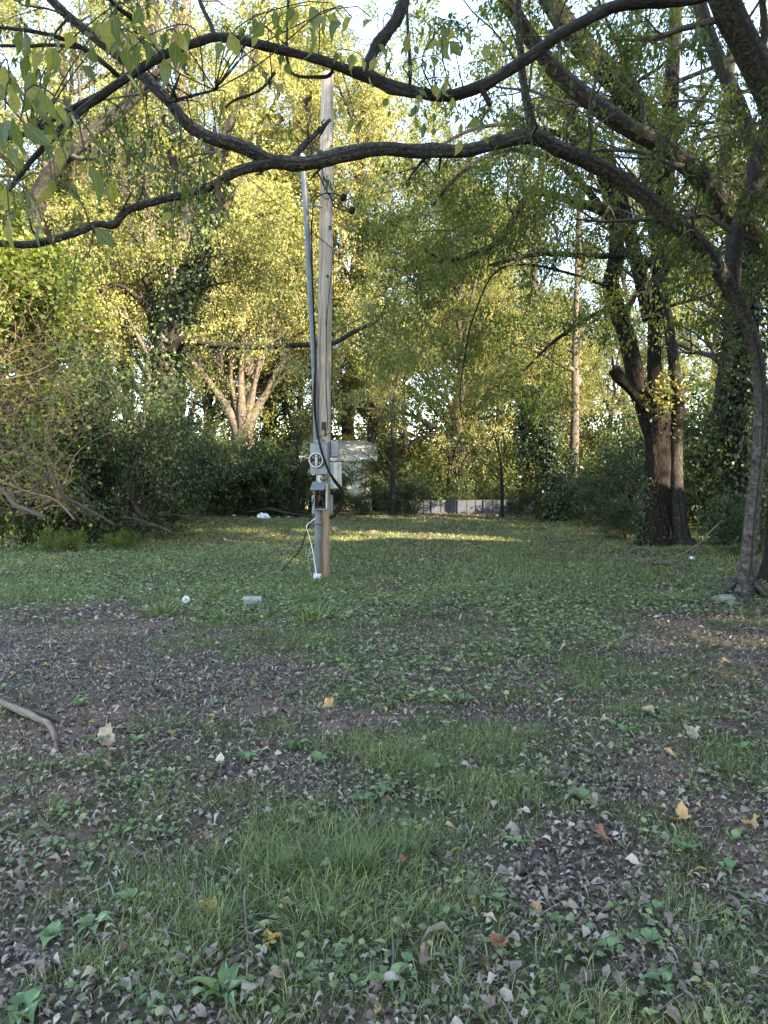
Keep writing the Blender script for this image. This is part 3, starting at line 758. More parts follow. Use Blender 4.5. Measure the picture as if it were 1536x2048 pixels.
# --- two ivy trunks behind, by the frame edge
t = thing("tree", "grey straight tree behind the slender one, partly hidden by ivy", "tree", gp(1440, 1062))
q = [(1441, 1070, 44, 22), (1438, 950, 34, 22), (1444, 800, 31, 22), (1458, 690, 29, 22), (1466, 560, 27, 22), (1462, 420, 25, 22), (1452, 280, 22, 22), (1462, 120, 18, 22), (1470, -40, 14, 22)]
mb = MB(); PP, RR = limb(mb, *pxpath(q), .12, 14, .1, seed=7); part_mesh("trunk", mb, M['bark_smooth'], t)
X = resample(PP, RR, 14)
foliage(t, X[0][None, 3:], X[1][None, 3:], [dict(nc=16, t0=.05, lr=(.2, .34), ang=(45, 85), up=.1, K=6, wob=.18, grav=.02, rr=.4, lmin=2), dict(nc=7, t0=.15, lr=(.4, .65), ang=(30, 65), up=0, K=5, wob=.2, grav=.08, lmin=.8),
        dict(nc=4, t0=.2, lr=(.5, .8), ang=(25, 60), up=-.1, K=4, wob=.2, grav=.15, lmin=.4)], 13, (.08, .12), M['leaf_mid'], M['twig'], .7, .10, g=np.random.default_rng(14))
t = thing("tree", "tree smothered in dark ivy just behind the leaning trunk", "tree", gp(1478, 1085))
q = [(1478, 1095, 76, 17), (1472, 1000, 56, 17), (1472, 880, 48, 17), (1486, 740, 42, 17), (1500, 600, 36, 17), (1490, 470, 30, 17), (1480, 330, 24, 17)]
mb = MB(); PP, RR = limb(mb, *pxpath(q), .1, 16, .1, .06, seed=8); part_mesh("trunk", mb, M['bark_furrow'], t)
ivy_on(t, PP, RR, 6500, 5, (.08, .13), .34, 0, .9)
X = resample(PP, RR, 14)
foliage(t, X[0][None, 4:], X[1][None, 4:], [dict(nc=10, t0=.3, lr=(.2, .34), ang=(45, 85), up=.1, K=6, wob=.18, grav=.02, rr=.4, lmin=1.3), dict(nc=6, t0=.15, lr=(.4, .65), ang=(30, 65), up=0, K=5, wob=.2, grav=.08, lmin=.6)],
        60, (.08, .12), M['leaf_mid'], M['twig'], .7, .13, g=np.random.default_rng(15))

# --- ivy-draped dead trunk and slim pale tree by the back fence
t = thing("tree", "broken trunk draped top to bottom in dark ivy by the fence", "tree", gp(1108, 1040))
DB = 28.
q = [(1110, 1048, 34, DB), (1104, 980, 26, DB), (1096, 920, 26, DB), (1086, 860, 28, DB), (1078, 810, 30, DB), (1066, 775, 26, DB)]
mb = MB(); PP, RR = limb(mb, *pxpath(q), .15, 12, .15, seed=31); part_mesh("trunk", mb, M['bark_dark'], t)
ivy_on(t, PP, RR, 4600, 33, (.10, .16), .5, 0, 1)
mb = MB(); g = np.random.default_rng(34)
hp = np.array([[at(1050 + g.normal() * 5, 770, DB), at(1046 + g.normal() * 6, 850, DB), at(1044 + g.normal() * 4, 950 + g.normal() * 30, DB)] for _ in range(22)])
tubes(mb, hp, np.full((22, 3), .012), 4); link("vine", mb.mesh("vine"), M['twig'], t)
mb = MB(); leaves_on(mb, hp, 50, (.10, .15), .12, .8, wid=(1.2, 1.6), g=g); part_mesh("ivy", mb, M['leaf_ivy'], t)
t = thing("tree", "slim pale tree standing beside the ivy-draped dead trunk", "tree", gp(1142, 1038))
DB = 29.
q = [(1142, 1046, 28, DB), (1144, 980, 21, DB), (1148, 900, 18, DB), (1150, 800, 15, DB), (1150, 700, 13, DB), (1153, 600, 11, DB), (1157, 480, 12, DB), (1160, 360, 8, DB)]
mb = MB(); PP, RR = limb(mb, *pxpath(q), .15, 12, .1, seed=41); part_mesh("trunk", mb, M['bark_pale'], t)
SB = [[(1150, 742, 11, DB), (1110, 722, 9, DB - .4), (1070, 700, 7, DB - .8), (1040, 690, 4, DB - 1)], [(1151, 705, 9, DB), (1120, 690, 7, DB), (1085, 660, 5, DB), (1060, 650, 3, DB)],
      [(1152, 660, 9, DB), (1135, 640, 7, DB), (1115, 620, 4, DB), (1100, 590, 3, DB)], [(1151, 690, 8, DB), (1180, 650, 6, DB), (1215, 620, 3, DB), (1230, 600, 2, DB)], [(1155, 560, 8, DB), (1180, 500, 6, DB), (1200, 430, 4, DB), (1210, 370, 3, DB)]]
K5 = []
for q in SB:
    mb = MB(); A, B_ = limb(mb, *pxpath(q), .15, 8, .1, seed=42); part_mesh("limb", mb, M['bark_pale'], t); K5.append(resample(A, B_, 8))
foliage(t, np.array([k[0] for k in K5]), np.array([k[1] for k in K5]), [dict(nc=7, t0=.2, lr=(.3, .6), ang=(35, 70), up=.1, K=5, wob=.2, rr=.5, lmin=1), dict(nc=5, t0=.2, lr=(.4, .7), ang=(30, 60), up=0, K=4, wob=.2, grav=.1, lmin=.5)],
        34, (.09, .14), M['leaf_lime'], M['twig'], .6, .18, g=np.random.default_rng(16))
ivy_on(t, PP, RR, 900, 35, (.10, .15), .16, 0, .22)

# --- ivy-wrapped forked tree on the far side of the lawn
D9 = 23.5
bx = at(332, 1020, D9)
t = thing("tree", "big forked tree wrapped in ivy behind the far hedge", "tree", (bx[0], bx[1], 0))
tr = [(332, 1040, 66, D9), (330, 960, 56, D9), (330, 860, 50, D9), (328, 760, 48, D9), (328, 700, 50, D9)]
mb = MB(); TP9, TR9 = limb(mb, *pxpath(tr), .1, 18, .1, seed=51); part_mesh("trunk", mb, M['bark_dark'], t)
S9 = [[(332, 715, 40, D9), (340, 620, 34, D9), (356, 545, 34, D9), (374, 470, 33, D9), (386, 400, 30, D9), (378, 320, 26, D9), (370, 230, 22, D9), (360, 140, 19, D9), (366, 60, 17, D9), (374, -40, 14, D9)],
      [(324, 720, 30, D9 + .3), (308, 640, 24, D9 + .4), (300, 540, 20, D9 + .5), (292, 440, 17, D9 + .6), (286, 330, 14, D9 + .6), (292, 220, 10, D9 + .6)],
      [(340, 690, 26, D9 - .2), (372, 600, 20, D9 - .3), (404, 540, 20, D9 - .4), (420, 480, 19, D9 - .5), (434, 420, 17, D9 - .6), (446, 340, 13, D9 - .7), (462, 240, 9, D9 - .8)],
      [(340, 705, 24, D9 - .2), (372, 680, 18, D9 - .6), (430, 690, 15, D9 - 1), (520, 694, 10, D9 - 1.6), (600, 690, 10, D9 - 2.2), (662, 688, 9, D9 - 2.6), (700, 668, 9, D9 - 3), (726, 655, 7, D9 - 3.2), (756, 640, 4, D9 - 3.4), (775, 600, 3, D9 - 3.6)],
      [(312, 660, 16, D9 + .4), (290, 610, 13, D9), (255, 580, 11, D9 - .4), (225, 570, 10, D9 - .8), (170, 600, 7, D9 - 1.2), (130, 620, 4, D9 - 1.5)],
      [(305, 590, 14, D9 + .5), (285, 555, 11, D9), (240, 530, 9, D9 - .5), (180, 545, 7, D9 - 1), (130, 565, 4, D9 - 1.3)],
      [(356, 545, 18, D9), (390, 520, 15, D9 - .3), (440, 480, 11, D9 - .8), (500, 440, 8, D9 - 1.2), (560, 420, 6, D9 - 1.5)],
      [(300, 520, 13, D9 + .5), (270, 470, 11, D9 + .2), (225, 440, 9, D9 - .2), (180, 450, 6, D9 - .5)],
      [(383, 380, 16, D9), (410, 330, 12, D9), (450, 260, 10, D9), (490, 180, 8, D9), (520, 80, 6, D9)],
      [(372, 260, 14, D9), (340, 180, 11, D9), (310, 90, 9, D9), (290, 0, 7, D9)]]
K9 = []
for k, q in enumerate(S9):
    mb = MB(); A, B_ = limb(mb, *pxpath(q), .12, 14 if k < 3 else 9, .1, seed=52 + k); part_mesh("limb", mb, M['bark_pale'] if k == 0 else M['bark_dark'], t); K9.append(resample(A, B_, 12))
foliage(t, np.array([k[0] for k in K9]), np.array([k[1] for k in K9]), [dict(nc=8, t0=.2, lr=(.28, .45), ang=(35, 75), up=.1, K=6, wob=.18, rr=.4, lmin=1.6), dict(nc=6, t0=.15, lr=(.4, .65), ang=(30, 62), up=0, K=5, wob=.2, grav=.05, lmin=.8),
        dict(nc=4, t0=.2, lr=(.5, .8), ang=(25, 60), up=-.05, K=4, wob=.2, grav=.1, lmin=.45)], 30, (.08, .14), M['leaf_gold'], M['twig'], .6, .12, g=np.random.default_rng(17))
ivy_on(t, TP9, TR9, 1800, 55, (.10, .16), .3, .1, 1)
ivy_on(t, *K9[0], 1500, 56, (.10, .16), .4, 0, .28)
ivy_on(t, *K9[2], 2600, 57, (.10, .16), .45, .1, .75)

# --- many-stemmed tree in sunlight beyond the hedge
DM = 34.
bx = at(486, 1000, DM)
t = thing("tree", "sunlit tree with many pale stems fanning out above the hedge", "tree", (bx[0], bx[1], 0))
mb = MB(); limb(mb, *pxpath([(486, 1020, 54, DM), (486, 930, 44, DM), (487, 890, 42, DM), (488, 858, 30, DM)]), .2, 16, .12, seed=61); part_mesh("trunk", mb, M['bark_pale'], t)
FM = [[(470, 845, 24), (430, 780, 20), (395, 735, 17), (370, 700, 14), (350, 650, 11), (335, 560, 8)], [(474, 840, 20), (452, 770, 17), (440, 710, 15), (432, 640, 12), (425, 540, 9), (420, 400, 6)],
      [(484, 835, 20), (482, 760, 18), (484, 690, 17), (488, 600, 14), (492, 480, 11), (480, 340, 8)], [(494, 835, 18), (508, 770, 16), (525, 720, 14), (545, 650, 12), (552, 560, 10), (560, 420, 7)],
      [(500, 838, 20), (530, 790, 17), (550, 750, 15), (575, 710, 13), (590, 680, 12), (615, 600, 9), (630, 480, 6)], [(478, 838, 12), (462, 760, 12), (466, 690, 10), (470, 600, 8), (455, 500, 5)], [(498, 830, 14), (515, 740, 12), (528, 660, 10), (520, 560, 8), (530, 420, 5)],
      [(505, 840, 14), (548, 770, 11), (590, 740, 9), (640, 720, 7), (690, 640, 5)]]
KM = []
for k, q in enumerate(FM):
    q = [(487 + (q[0][0] - 487) * .3, 905, q[0][2] * 1.1, DM)] + [(a, b, w * (1.0 if i_ == 0 else .7), DM + .25 * math.sin(k * 2)) for i_, (a, b, w) in enumerate(q)]
    mb = MB(); A, B_ = limb(mb, *pxpath(q), .2, 10, .1, seed=62 + k); part_mesh("stem", mb, M['bark_pale'], t); KM.append(resample(A, B_, 12))
foliage(t, np.array([k[0] for k in KM]), np.array([k[1] for k in KM]), [dict(nc=8, t0=.35, lr=(.22, .36), ang=(35, 75), up=.1, K=6, wob=.18, rr=.4, lmin=1.6), dict(nc=6, t0=.15, lr=(.4, .65), ang=(30, 62), up=0, K=5, wob=.2, grav=.05, lmin=.8),
        dict(nc=4, t0=.2, lr=(.5, .8), ang=(25, 60), up=-.05, K=4, wob=.2, grav=.1, lmin=.45)], 18, (.10, .15), M['leaf_gold'], M['twig'], .6, .2, g=np.random.default_rng(18))

# --- pale-barked tree rising out of the vine thicket
DV = 17.
t = thing("tree", "pale leaning tree rising out of the vine thicket at the frame edge", "tree", (at(70, 1000, DV)[0], DV, 0))
q = [(60, 1040, 60, DV), (66, 800, 50, DV), (66, 600, 42, DV), (66, 470, 34, DV), (74, 400, 30, DV), (96, 350, 26, DV), (140, 305, 26, DV), (190, 262, 24, DV), (238, 222, 22, DV), (290, 175, 18, DV), (335, 120, 15, DV), (352, 60, 12, DV), (350, -20, 9, DV)]
mb = MB(); PP, RR = limb(mb, *pxpath(q), .1, 14, .12, seed=71, knots=True); part_mesh("trunk", mb, M['bark_smooth'], t)
X = resample(PP, RR, 16)
foliage(t, X[0][None, 8:], X[1][None, 8:], [dict(nc=12, t0=.1, lr=(.3, .5), ang=(40, 85), up=.1, K=6, wob=.18, rr=.4, lmin=1.5), dict(nc=6, t0=.15, lr=(.4, .65), ang=(30, 62), up=0, K=5, wob=.2, grav=.05, lmin=.7),
        dict(nc=4, t0=.2, lr=(.5, .8), ang=(25, 60), up=-.05, K=4, wob=.2, grav=.1, lmin=.4)], 12, (.07, .11), M['leaf_lime'], M['twig'], .6, .12, g=np.random.default_rng(19))
TVP, TVR = PP, RR

# --- tree beside the viewer: near bough with separate leaves overhead
t0 = thing("tree", "near tree outside the frame whose bough and big leaves hang overhead", "tree", (4.6, 2.2, 0))
mb = MB(); limb(mb, np.array([[4.6, 2.2, -.1], [4.55, 2.25, .6], [4.5, 2.4, 2.], [4.3, 2.7, 3.4], [4.1, 3., 4.6]]), np.array([.26, .2, .18, .16, .14]), .08, 16, .1, seed=81)
part_mesh("trunk", mb, M['bark_smooth'], t0)
DN = 4.4
N1 = [(1560, -60, 30, 4.2), (1460, -25, 28, 4.3), (1380, -2, 26, DN), (1290, 4, 26, DN), (1225, 16, 25, DN), (1175, 40, 24, DN), (1120, 68, 24, DN), (1060, 112, 25, DN), (1000, 150, 26, DN), (960, 172, 28, DN), (900, 190, 26, DN), (850, 188, 24, DN), (790, 176, 27, DN), (735, 152, 30, DN),
      (690, 138, 22, DN - .05), (640, 120, 21, DN - .1), (580, 104, 21, DN - .1), (510, 88, 20, DN - .15), (440, 74, 19, DN - .2), (385, 88, 19, DN - .2), (325, 112, 19, DN - .25), (270, 145, 20, DN - .3), (215, 182, 19, DN - .3), (160, 225, 17, DN - .35), (110, 270, 15, DN - .4), (62, 322, 13, DN - .4), (25, 370, 12, DN - .45), (-30, 425, 10, DN - .5)]
N2 = [(736, 135, 26, DN), (752, 95, 27, DN + .05), (778, 60, 26, DN + .1), (800, 25, 26, DN + .15), (820, -40, 24, DN + .2), (850, -140, 20, DN + .4), (900, -300, 14, DN + .6), (930, -480, 8, DN + .8)]
N3 = [(205, 186, 13, DN - .3), (175, 200, 12, DN - .3), (125, 228, 11, DN - .4), (70, 262, 11, DN - .5), (20, 275, 11, DN - .5), (-40, 295, 10, DN - .5)]
N4 = [(430, 72, 12, DN - .2), (420, 45, 10, DN - .15), (402, 8, 9, DN - .1), (390, -40, 8, DN), (360, -180, 5, DN), (350, -300, 3, DN)]
N5 = [(268, 38, 14, DN - .1), (232, 12, 10, DN - .2), (205, -20, 8, DN - .3)]
N6 = [(820, 180, 8, DN), (820, 120, 8, DN), (815, 50, 7, DN), (812, -30, 6, DN), (800, -160, 4, DN)]
N7 = [(666, 136, 9, DN), (660, 150, 9, DN), (640, 154, 8, DN), (590, 150, 7, DN), (575, 120, 6, DN), (574, 60, 6, DN), (578, -20, 5, DN)]
N8 = [(550, 145, 8, DN - .1), (520, 180, 7, DN - .1), (470, 200, 6, DN - .1), (450, 215, 4, DN - .1)]
N9 = [(240, 155, 12, DN - .1), (212, 130, 12, DN - .2), (180, 105, 11, DN - .2), (130, 80, 10, DN - .3), (80, 65, 9, DN - .4), (0, 55, 7, DN - .4), (-40, 50, 6, DN - .4)]
N10 = [(175, 98, 9, DN - .2), (110, 90, 8, DN - .2), (50, 92, 7, DN - .2), (-30, 90, 6, DN - .2)]
N11 = [(960, 172, 16, DN), (972, 195, 13, DN), (980, 212, 10, DN)]
N12 = [(270, 145, 9, DN - .3), (330, 200, 9, DN - .3), (370, 195, 7, DN - .3), (430, 180, 5, DN - .3)]
NEAR = []
for k, q in enumerate((N1, N2, N3, N4, N5, N6, N7, N8, N9, N10, N11, N12)):
    P, R = pxpath(q); R = R * .85
    if k == 0:
        P = np.vstack([[4.1, 3., 4.6], [3.4, 3.6, 4.9], P]); R = np.concatenate([[.12, .1], R])
    mb = MB(); PP, RR = limb(mb, P, R, .025, 12 if k < 2 else 8, .2, seed=82 + k, knots=True)
    NEAR.append((PP, RR, part_mesh("bough", mb, M['bark_dark'], t0)))
LEAFN = []; LS = .78
for k, (w, cu, fo) in enumerate(((.24, .25, .05), (.27, .12, .08), (.22, .4, .10), (.25, .3, .03))):
    for cc in range(3):
        V, Fs = leaf_shape(8, w * 1.05, cu, fo, seed=k, wave=.016)
        V = np.vstack([V, [[-.16, .008, 0], [-.16, -.008, 0], [.02, .008, 0], [.02, -.008, 0]]])
        n_ = len(V); Fs = [np.vstack([Fs[0], [[n_ - 4, n_ - 3, n_ - 1, n_ - 2]]]), Fs[1]]
        mm = MB().add(V, Fs, c=np.full(n_, [.25, .6, .92][cc])).mesh("leaf"); mm.materials.append(M['leaf_near']); LEAFN.append(mm)
V, Fs = leaf_shape(5, .16, .5, .2, seed=9, wave=.09)
DEADM = MB().add(V, Fs).mesh("withered_leaf"); DEADM.materials.append(M['leaf_dead'])
g = np.random.default_rng(40)
allP = np.vstack([n[0] for n in NEAR]); own = np.concatenate([np.full(len(n[0]), i) for i, n in enumerate(NEAR)])
def put_leaf(p, d, size, parent, mesh, name, roll):
    n = np.array([math.cos(roll), math.sin(roll), .35])
    b = basis(d[None], n[None])[0]
    o = bpy.data.objects.new(name, mesh); COL.objects.link(o)
    mw = Matrix(((*b[0], p[0]), (*b[1], p[1]), (*b[2], p[2]), (0, 0, 0, 1))) @ Matrix.Diagonal((size, size, size, 1))
    o.parent = parent
    o.matrix_parent_inverse = Matrix.Identity(4)
    # every bough mesh sits in world space, so the leaf's world place is its local place
    o.matrix_basis = mw
    return o
CL = [(55, 190, 75, 90, 34, 74), (190, 60, 110, 55, 26, 62), (110, 420, 70, 55, 16, 56), (300, 110, 80, 70, 22, 50), (420, 250, 80, 70, 14, 38), (640, 50, 70, 40, 14, 56), (480, 50, 80, 40, 14, 46), (140, 330, 80, 60, 18, 50),
      (890, 110, 70, 70, 24, 40), (960, 50, 60, 40, 12, 40), (850, 225, 70, 40, 14, 34), (330, 440, 30, 20, 6, 44), (700, 100, 80, 60, 12, 40), (900, 240, 70, 30, 12, 34), (1010, 130, 50, 60, 10, 30), (60, 90, 60, 50, 16, 60), (300, 300, 60, 40, 8, 36), (560, 120, 60, 40, 8, 34), (740, 230, 80, 40, 10, 30)]
nl = 0
tw_mb = MB()
for cx, cy, sx, sy, n, lp in CL:
    Dc = .10 * F / lp
    left = n
    while left > 0:
        k = min(left, int(g.integers(3, 7))); left -= k
        a, b = cx + g.normal() * sx * .55, cy - lp * .5 + g.normal() * sy * .55
        Dk = Dc * g.uniform(.85, 1.15)
        e = at(a, b, Dk)
        j = np.argmin(np.linalg.norm(allP - e, axis=1) + 3 * (allP[:, 2] < e[2] - .1)); s0 = allP[j]; par = NEAR[own[j]][2]
        md = (s0 + e) / 2 + g.normal(size=3) * .06 + np.array([0, 0, .06])
        pth = cat_rom(np.array([s0, md, e, e + (e - md) * .25 + np.array([0, 0, -.08])]), 14)
        tubes(tw_mb, pth, np.linspace(.004, .0015, 14), 5)
        for q in range(k):
            f = 13 - q * 1.3 if k > 1 else 13
            f = max(f, 5); i0 = int(f); p = pth[i0] + g.normal(size=3) * .004
            d = np.array([g.normal() * .42, g.normal() * .3, -1 + g.normal() * .2])
            sz = .078 * g.uniform(.65, 1.25)
            p = p + nrm(d) * sz * .16
            put_leaf(p, nrm(d), sz, par, LEAFN[int(g.integers(0, 12))], "leaf", g.uniform(0, 6.28)); nl += 1
tag(link("twigs", tw_mb.mesh("twigs"), M['bark_dark'], t0), kind="stuff")
for px, py, lp, D in [(250, 320, 46, 4.), (332, 245, 34, 4.2), (340, 320, 44, 4.2), (352, 335, 52, 4.2), (338, 260, 30, 4.3), (432, 410, 60, 4.4), (440, 380, 50, 4.4), (100, 480, 44, 4.2), (95, 468, 36, 4.2), (372, 140, 30, 4.2), (545, 170, 34, 4.3), (535, 245, 30, 4.4), (560, 245, 34, 4.4), (625, 215, 44, 4.4), (330, 340, 30, 4.2)]:
    p = at(px, py - lp * .5, D)
    j = np.argmin(np.linalg.norm(allP - p, axis=1))
    put_leaf(p, nrm(np.array([g.normal() * .25, g.normal() * .2, -1])), lp * D / F * .8, NEAR[own[j]][2], DEADM, "withered_leaf", g.uniform(0, 6.28))

# ---------------------------------------------------------------- thickets, shrubs
def proto_shrub(name, H, W, leafmat, seed, stems=9, per=22, leaf=(.07, .12), wid=(1.0, 1.5), twig='twig', gravity=.06):
    g = np.random.default_rng(seed)
    root = thing(name, "shrub", "shrub", (0, 0, 0))
    K = 8
    a = g.random(stems) * 6.28
    P = np.zeros((stems, K, 3)); d = np.column_stack([np.cos(a) * W / H * .7, np.sin(a) * W / H * .7, np.ones(stems)])
    P[:, 0] = np.column_stack([np.cos(a) * .15, np.sin(a) * .15, np.full(stems, -.05)])
    for k in range(1, K):
        d = d + g.normal(size=(stems, 3)) * .12; d[:, 2] -= .04; d = nrm(d)
        P[:, k] = P[:, k - 1] + d * (H * g.uniform(.9, 1.15, stems) / (K - 1))[:, None]
    R = np.full((stems, K), .03) * np.linspace(1, .3, K)
    for i in range(stems):
        mb = MB(); tubes(mb, P[i], R[i], 6); link("stem", mb.mesh("stem"), M[twig], root)
    lv = [dict(nc=7, t0=.1, lr=(.3, .5), ang=(35, 75), up=.05, K=5, wob=.18, grav=gravity * .5, lmin=.4), dict(nc=5, t0=.15, lr=(.4, .7), ang=(30, 70), up=0, K=4, wob=.2, grav=gravity, lmin=.25)]
    foliage(root, P, R, lv, per, leaf, leafmat, M['twig'], .6, .09, g=g, wid=wid)
    return root
G_SH = "shrubs forming the thicket round the lawn"
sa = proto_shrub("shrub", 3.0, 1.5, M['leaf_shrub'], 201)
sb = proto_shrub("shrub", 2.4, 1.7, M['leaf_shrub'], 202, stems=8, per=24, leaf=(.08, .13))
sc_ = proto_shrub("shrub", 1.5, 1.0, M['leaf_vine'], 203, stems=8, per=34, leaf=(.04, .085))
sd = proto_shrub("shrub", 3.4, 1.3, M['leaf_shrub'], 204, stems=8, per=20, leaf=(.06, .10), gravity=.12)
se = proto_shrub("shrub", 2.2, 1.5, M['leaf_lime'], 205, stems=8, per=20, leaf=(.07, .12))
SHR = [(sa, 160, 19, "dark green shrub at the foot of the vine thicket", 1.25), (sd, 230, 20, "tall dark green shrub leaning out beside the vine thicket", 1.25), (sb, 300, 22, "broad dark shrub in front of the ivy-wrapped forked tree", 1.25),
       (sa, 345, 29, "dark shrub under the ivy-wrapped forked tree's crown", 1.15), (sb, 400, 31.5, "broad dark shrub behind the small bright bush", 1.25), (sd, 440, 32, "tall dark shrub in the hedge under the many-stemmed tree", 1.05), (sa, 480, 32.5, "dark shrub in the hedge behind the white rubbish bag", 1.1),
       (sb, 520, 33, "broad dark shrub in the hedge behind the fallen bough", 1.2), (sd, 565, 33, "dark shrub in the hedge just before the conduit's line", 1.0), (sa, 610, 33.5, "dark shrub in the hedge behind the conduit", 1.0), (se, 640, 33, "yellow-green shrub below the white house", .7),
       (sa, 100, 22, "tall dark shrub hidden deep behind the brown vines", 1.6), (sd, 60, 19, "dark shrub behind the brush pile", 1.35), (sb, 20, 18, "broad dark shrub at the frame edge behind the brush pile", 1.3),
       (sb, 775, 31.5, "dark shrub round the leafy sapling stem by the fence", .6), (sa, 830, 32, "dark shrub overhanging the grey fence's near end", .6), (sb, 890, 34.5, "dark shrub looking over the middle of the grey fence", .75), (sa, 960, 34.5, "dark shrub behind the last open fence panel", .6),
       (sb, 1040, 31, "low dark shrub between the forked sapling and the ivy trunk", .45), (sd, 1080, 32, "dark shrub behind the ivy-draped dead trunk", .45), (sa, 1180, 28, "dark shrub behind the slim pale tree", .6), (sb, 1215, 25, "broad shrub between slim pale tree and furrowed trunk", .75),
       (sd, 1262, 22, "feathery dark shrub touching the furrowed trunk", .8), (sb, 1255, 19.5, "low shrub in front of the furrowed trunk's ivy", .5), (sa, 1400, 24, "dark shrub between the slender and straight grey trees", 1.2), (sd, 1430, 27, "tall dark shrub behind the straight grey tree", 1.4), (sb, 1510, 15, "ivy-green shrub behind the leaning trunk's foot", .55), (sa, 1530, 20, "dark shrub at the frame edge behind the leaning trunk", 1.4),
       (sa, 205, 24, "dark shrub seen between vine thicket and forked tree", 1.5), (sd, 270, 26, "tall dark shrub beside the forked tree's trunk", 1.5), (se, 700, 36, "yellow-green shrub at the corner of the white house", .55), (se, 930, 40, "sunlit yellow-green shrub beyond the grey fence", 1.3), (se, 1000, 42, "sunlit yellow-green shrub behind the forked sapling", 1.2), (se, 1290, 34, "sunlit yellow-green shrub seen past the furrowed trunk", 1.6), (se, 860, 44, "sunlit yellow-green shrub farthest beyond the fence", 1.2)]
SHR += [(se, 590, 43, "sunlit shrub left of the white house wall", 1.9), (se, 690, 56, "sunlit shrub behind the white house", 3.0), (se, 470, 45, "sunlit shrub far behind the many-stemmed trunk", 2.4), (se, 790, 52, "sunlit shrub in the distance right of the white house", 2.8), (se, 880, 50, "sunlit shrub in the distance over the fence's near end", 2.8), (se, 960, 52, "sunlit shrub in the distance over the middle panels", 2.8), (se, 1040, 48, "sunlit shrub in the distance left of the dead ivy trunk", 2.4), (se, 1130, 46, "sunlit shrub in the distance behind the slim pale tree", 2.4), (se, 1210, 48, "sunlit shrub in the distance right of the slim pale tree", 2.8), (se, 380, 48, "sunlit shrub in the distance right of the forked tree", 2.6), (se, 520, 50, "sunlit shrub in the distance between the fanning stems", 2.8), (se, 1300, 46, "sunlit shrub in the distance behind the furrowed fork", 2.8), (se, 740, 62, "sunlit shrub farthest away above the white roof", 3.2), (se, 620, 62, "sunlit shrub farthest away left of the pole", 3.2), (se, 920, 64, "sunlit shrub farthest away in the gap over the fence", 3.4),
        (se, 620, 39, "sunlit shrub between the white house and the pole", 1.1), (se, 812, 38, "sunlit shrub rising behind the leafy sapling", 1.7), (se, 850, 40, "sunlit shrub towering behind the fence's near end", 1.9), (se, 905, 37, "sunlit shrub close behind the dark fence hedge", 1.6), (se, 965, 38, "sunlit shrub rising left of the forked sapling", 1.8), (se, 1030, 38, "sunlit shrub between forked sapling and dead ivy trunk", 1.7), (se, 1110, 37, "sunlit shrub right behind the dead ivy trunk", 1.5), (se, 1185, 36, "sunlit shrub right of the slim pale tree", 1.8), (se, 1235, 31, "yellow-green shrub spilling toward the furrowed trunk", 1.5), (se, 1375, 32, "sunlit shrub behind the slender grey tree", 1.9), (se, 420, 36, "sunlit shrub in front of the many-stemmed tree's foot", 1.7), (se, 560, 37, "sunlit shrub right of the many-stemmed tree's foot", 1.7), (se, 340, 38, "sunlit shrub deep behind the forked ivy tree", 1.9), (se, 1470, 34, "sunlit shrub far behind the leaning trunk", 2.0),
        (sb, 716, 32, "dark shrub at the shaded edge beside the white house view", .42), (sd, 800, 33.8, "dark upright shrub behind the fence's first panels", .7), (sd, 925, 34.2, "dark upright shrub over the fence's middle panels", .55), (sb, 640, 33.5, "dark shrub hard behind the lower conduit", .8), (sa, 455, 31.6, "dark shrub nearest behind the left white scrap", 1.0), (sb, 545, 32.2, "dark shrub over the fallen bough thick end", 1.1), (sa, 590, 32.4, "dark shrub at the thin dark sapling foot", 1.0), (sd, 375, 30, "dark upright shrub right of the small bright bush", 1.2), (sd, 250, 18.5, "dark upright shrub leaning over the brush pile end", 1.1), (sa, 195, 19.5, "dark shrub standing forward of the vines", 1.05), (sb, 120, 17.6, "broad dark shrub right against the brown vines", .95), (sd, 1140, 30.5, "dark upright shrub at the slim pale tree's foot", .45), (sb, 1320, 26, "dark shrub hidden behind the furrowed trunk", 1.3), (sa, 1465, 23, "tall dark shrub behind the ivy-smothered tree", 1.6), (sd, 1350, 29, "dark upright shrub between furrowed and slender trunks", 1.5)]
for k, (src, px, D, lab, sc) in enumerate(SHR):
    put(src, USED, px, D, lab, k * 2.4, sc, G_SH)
for k, (px, py, sc, lab) in enumerate([(360, 1046, .62, "small bright yellow-green bush catching sun at the lawn's edge"), (150, 1080, .75, "small leafy bush sprouting through the brush pile"), (30, 1090, .7, "low leafy bush at the frame edge in front of the brush"), (260, 1068, .55, "low bush between the brush pile and the lawn"), (90, 1072, .6, "low leafy bush among the fallen brush"), (200, 1076, .6, "low bush spilling from the brush pile onto the lawn"), (300, 1058, .5, "low bush beside the dark twiggy bough"), (10, 1062, .8, "low bush at the frame edge under the grey bough"), (240, 1098, .35, "tiny bush in the clover before the brush pile"), (120, 1106, .4, "tiny bush nearest the viewer before the brush pile")]):
    x, y = gxy(px, py)
    put(sc_, USED, px, y, lab, k * 1.9, (sc, sc, sc * .9), "low bushes along the lawn's edge")

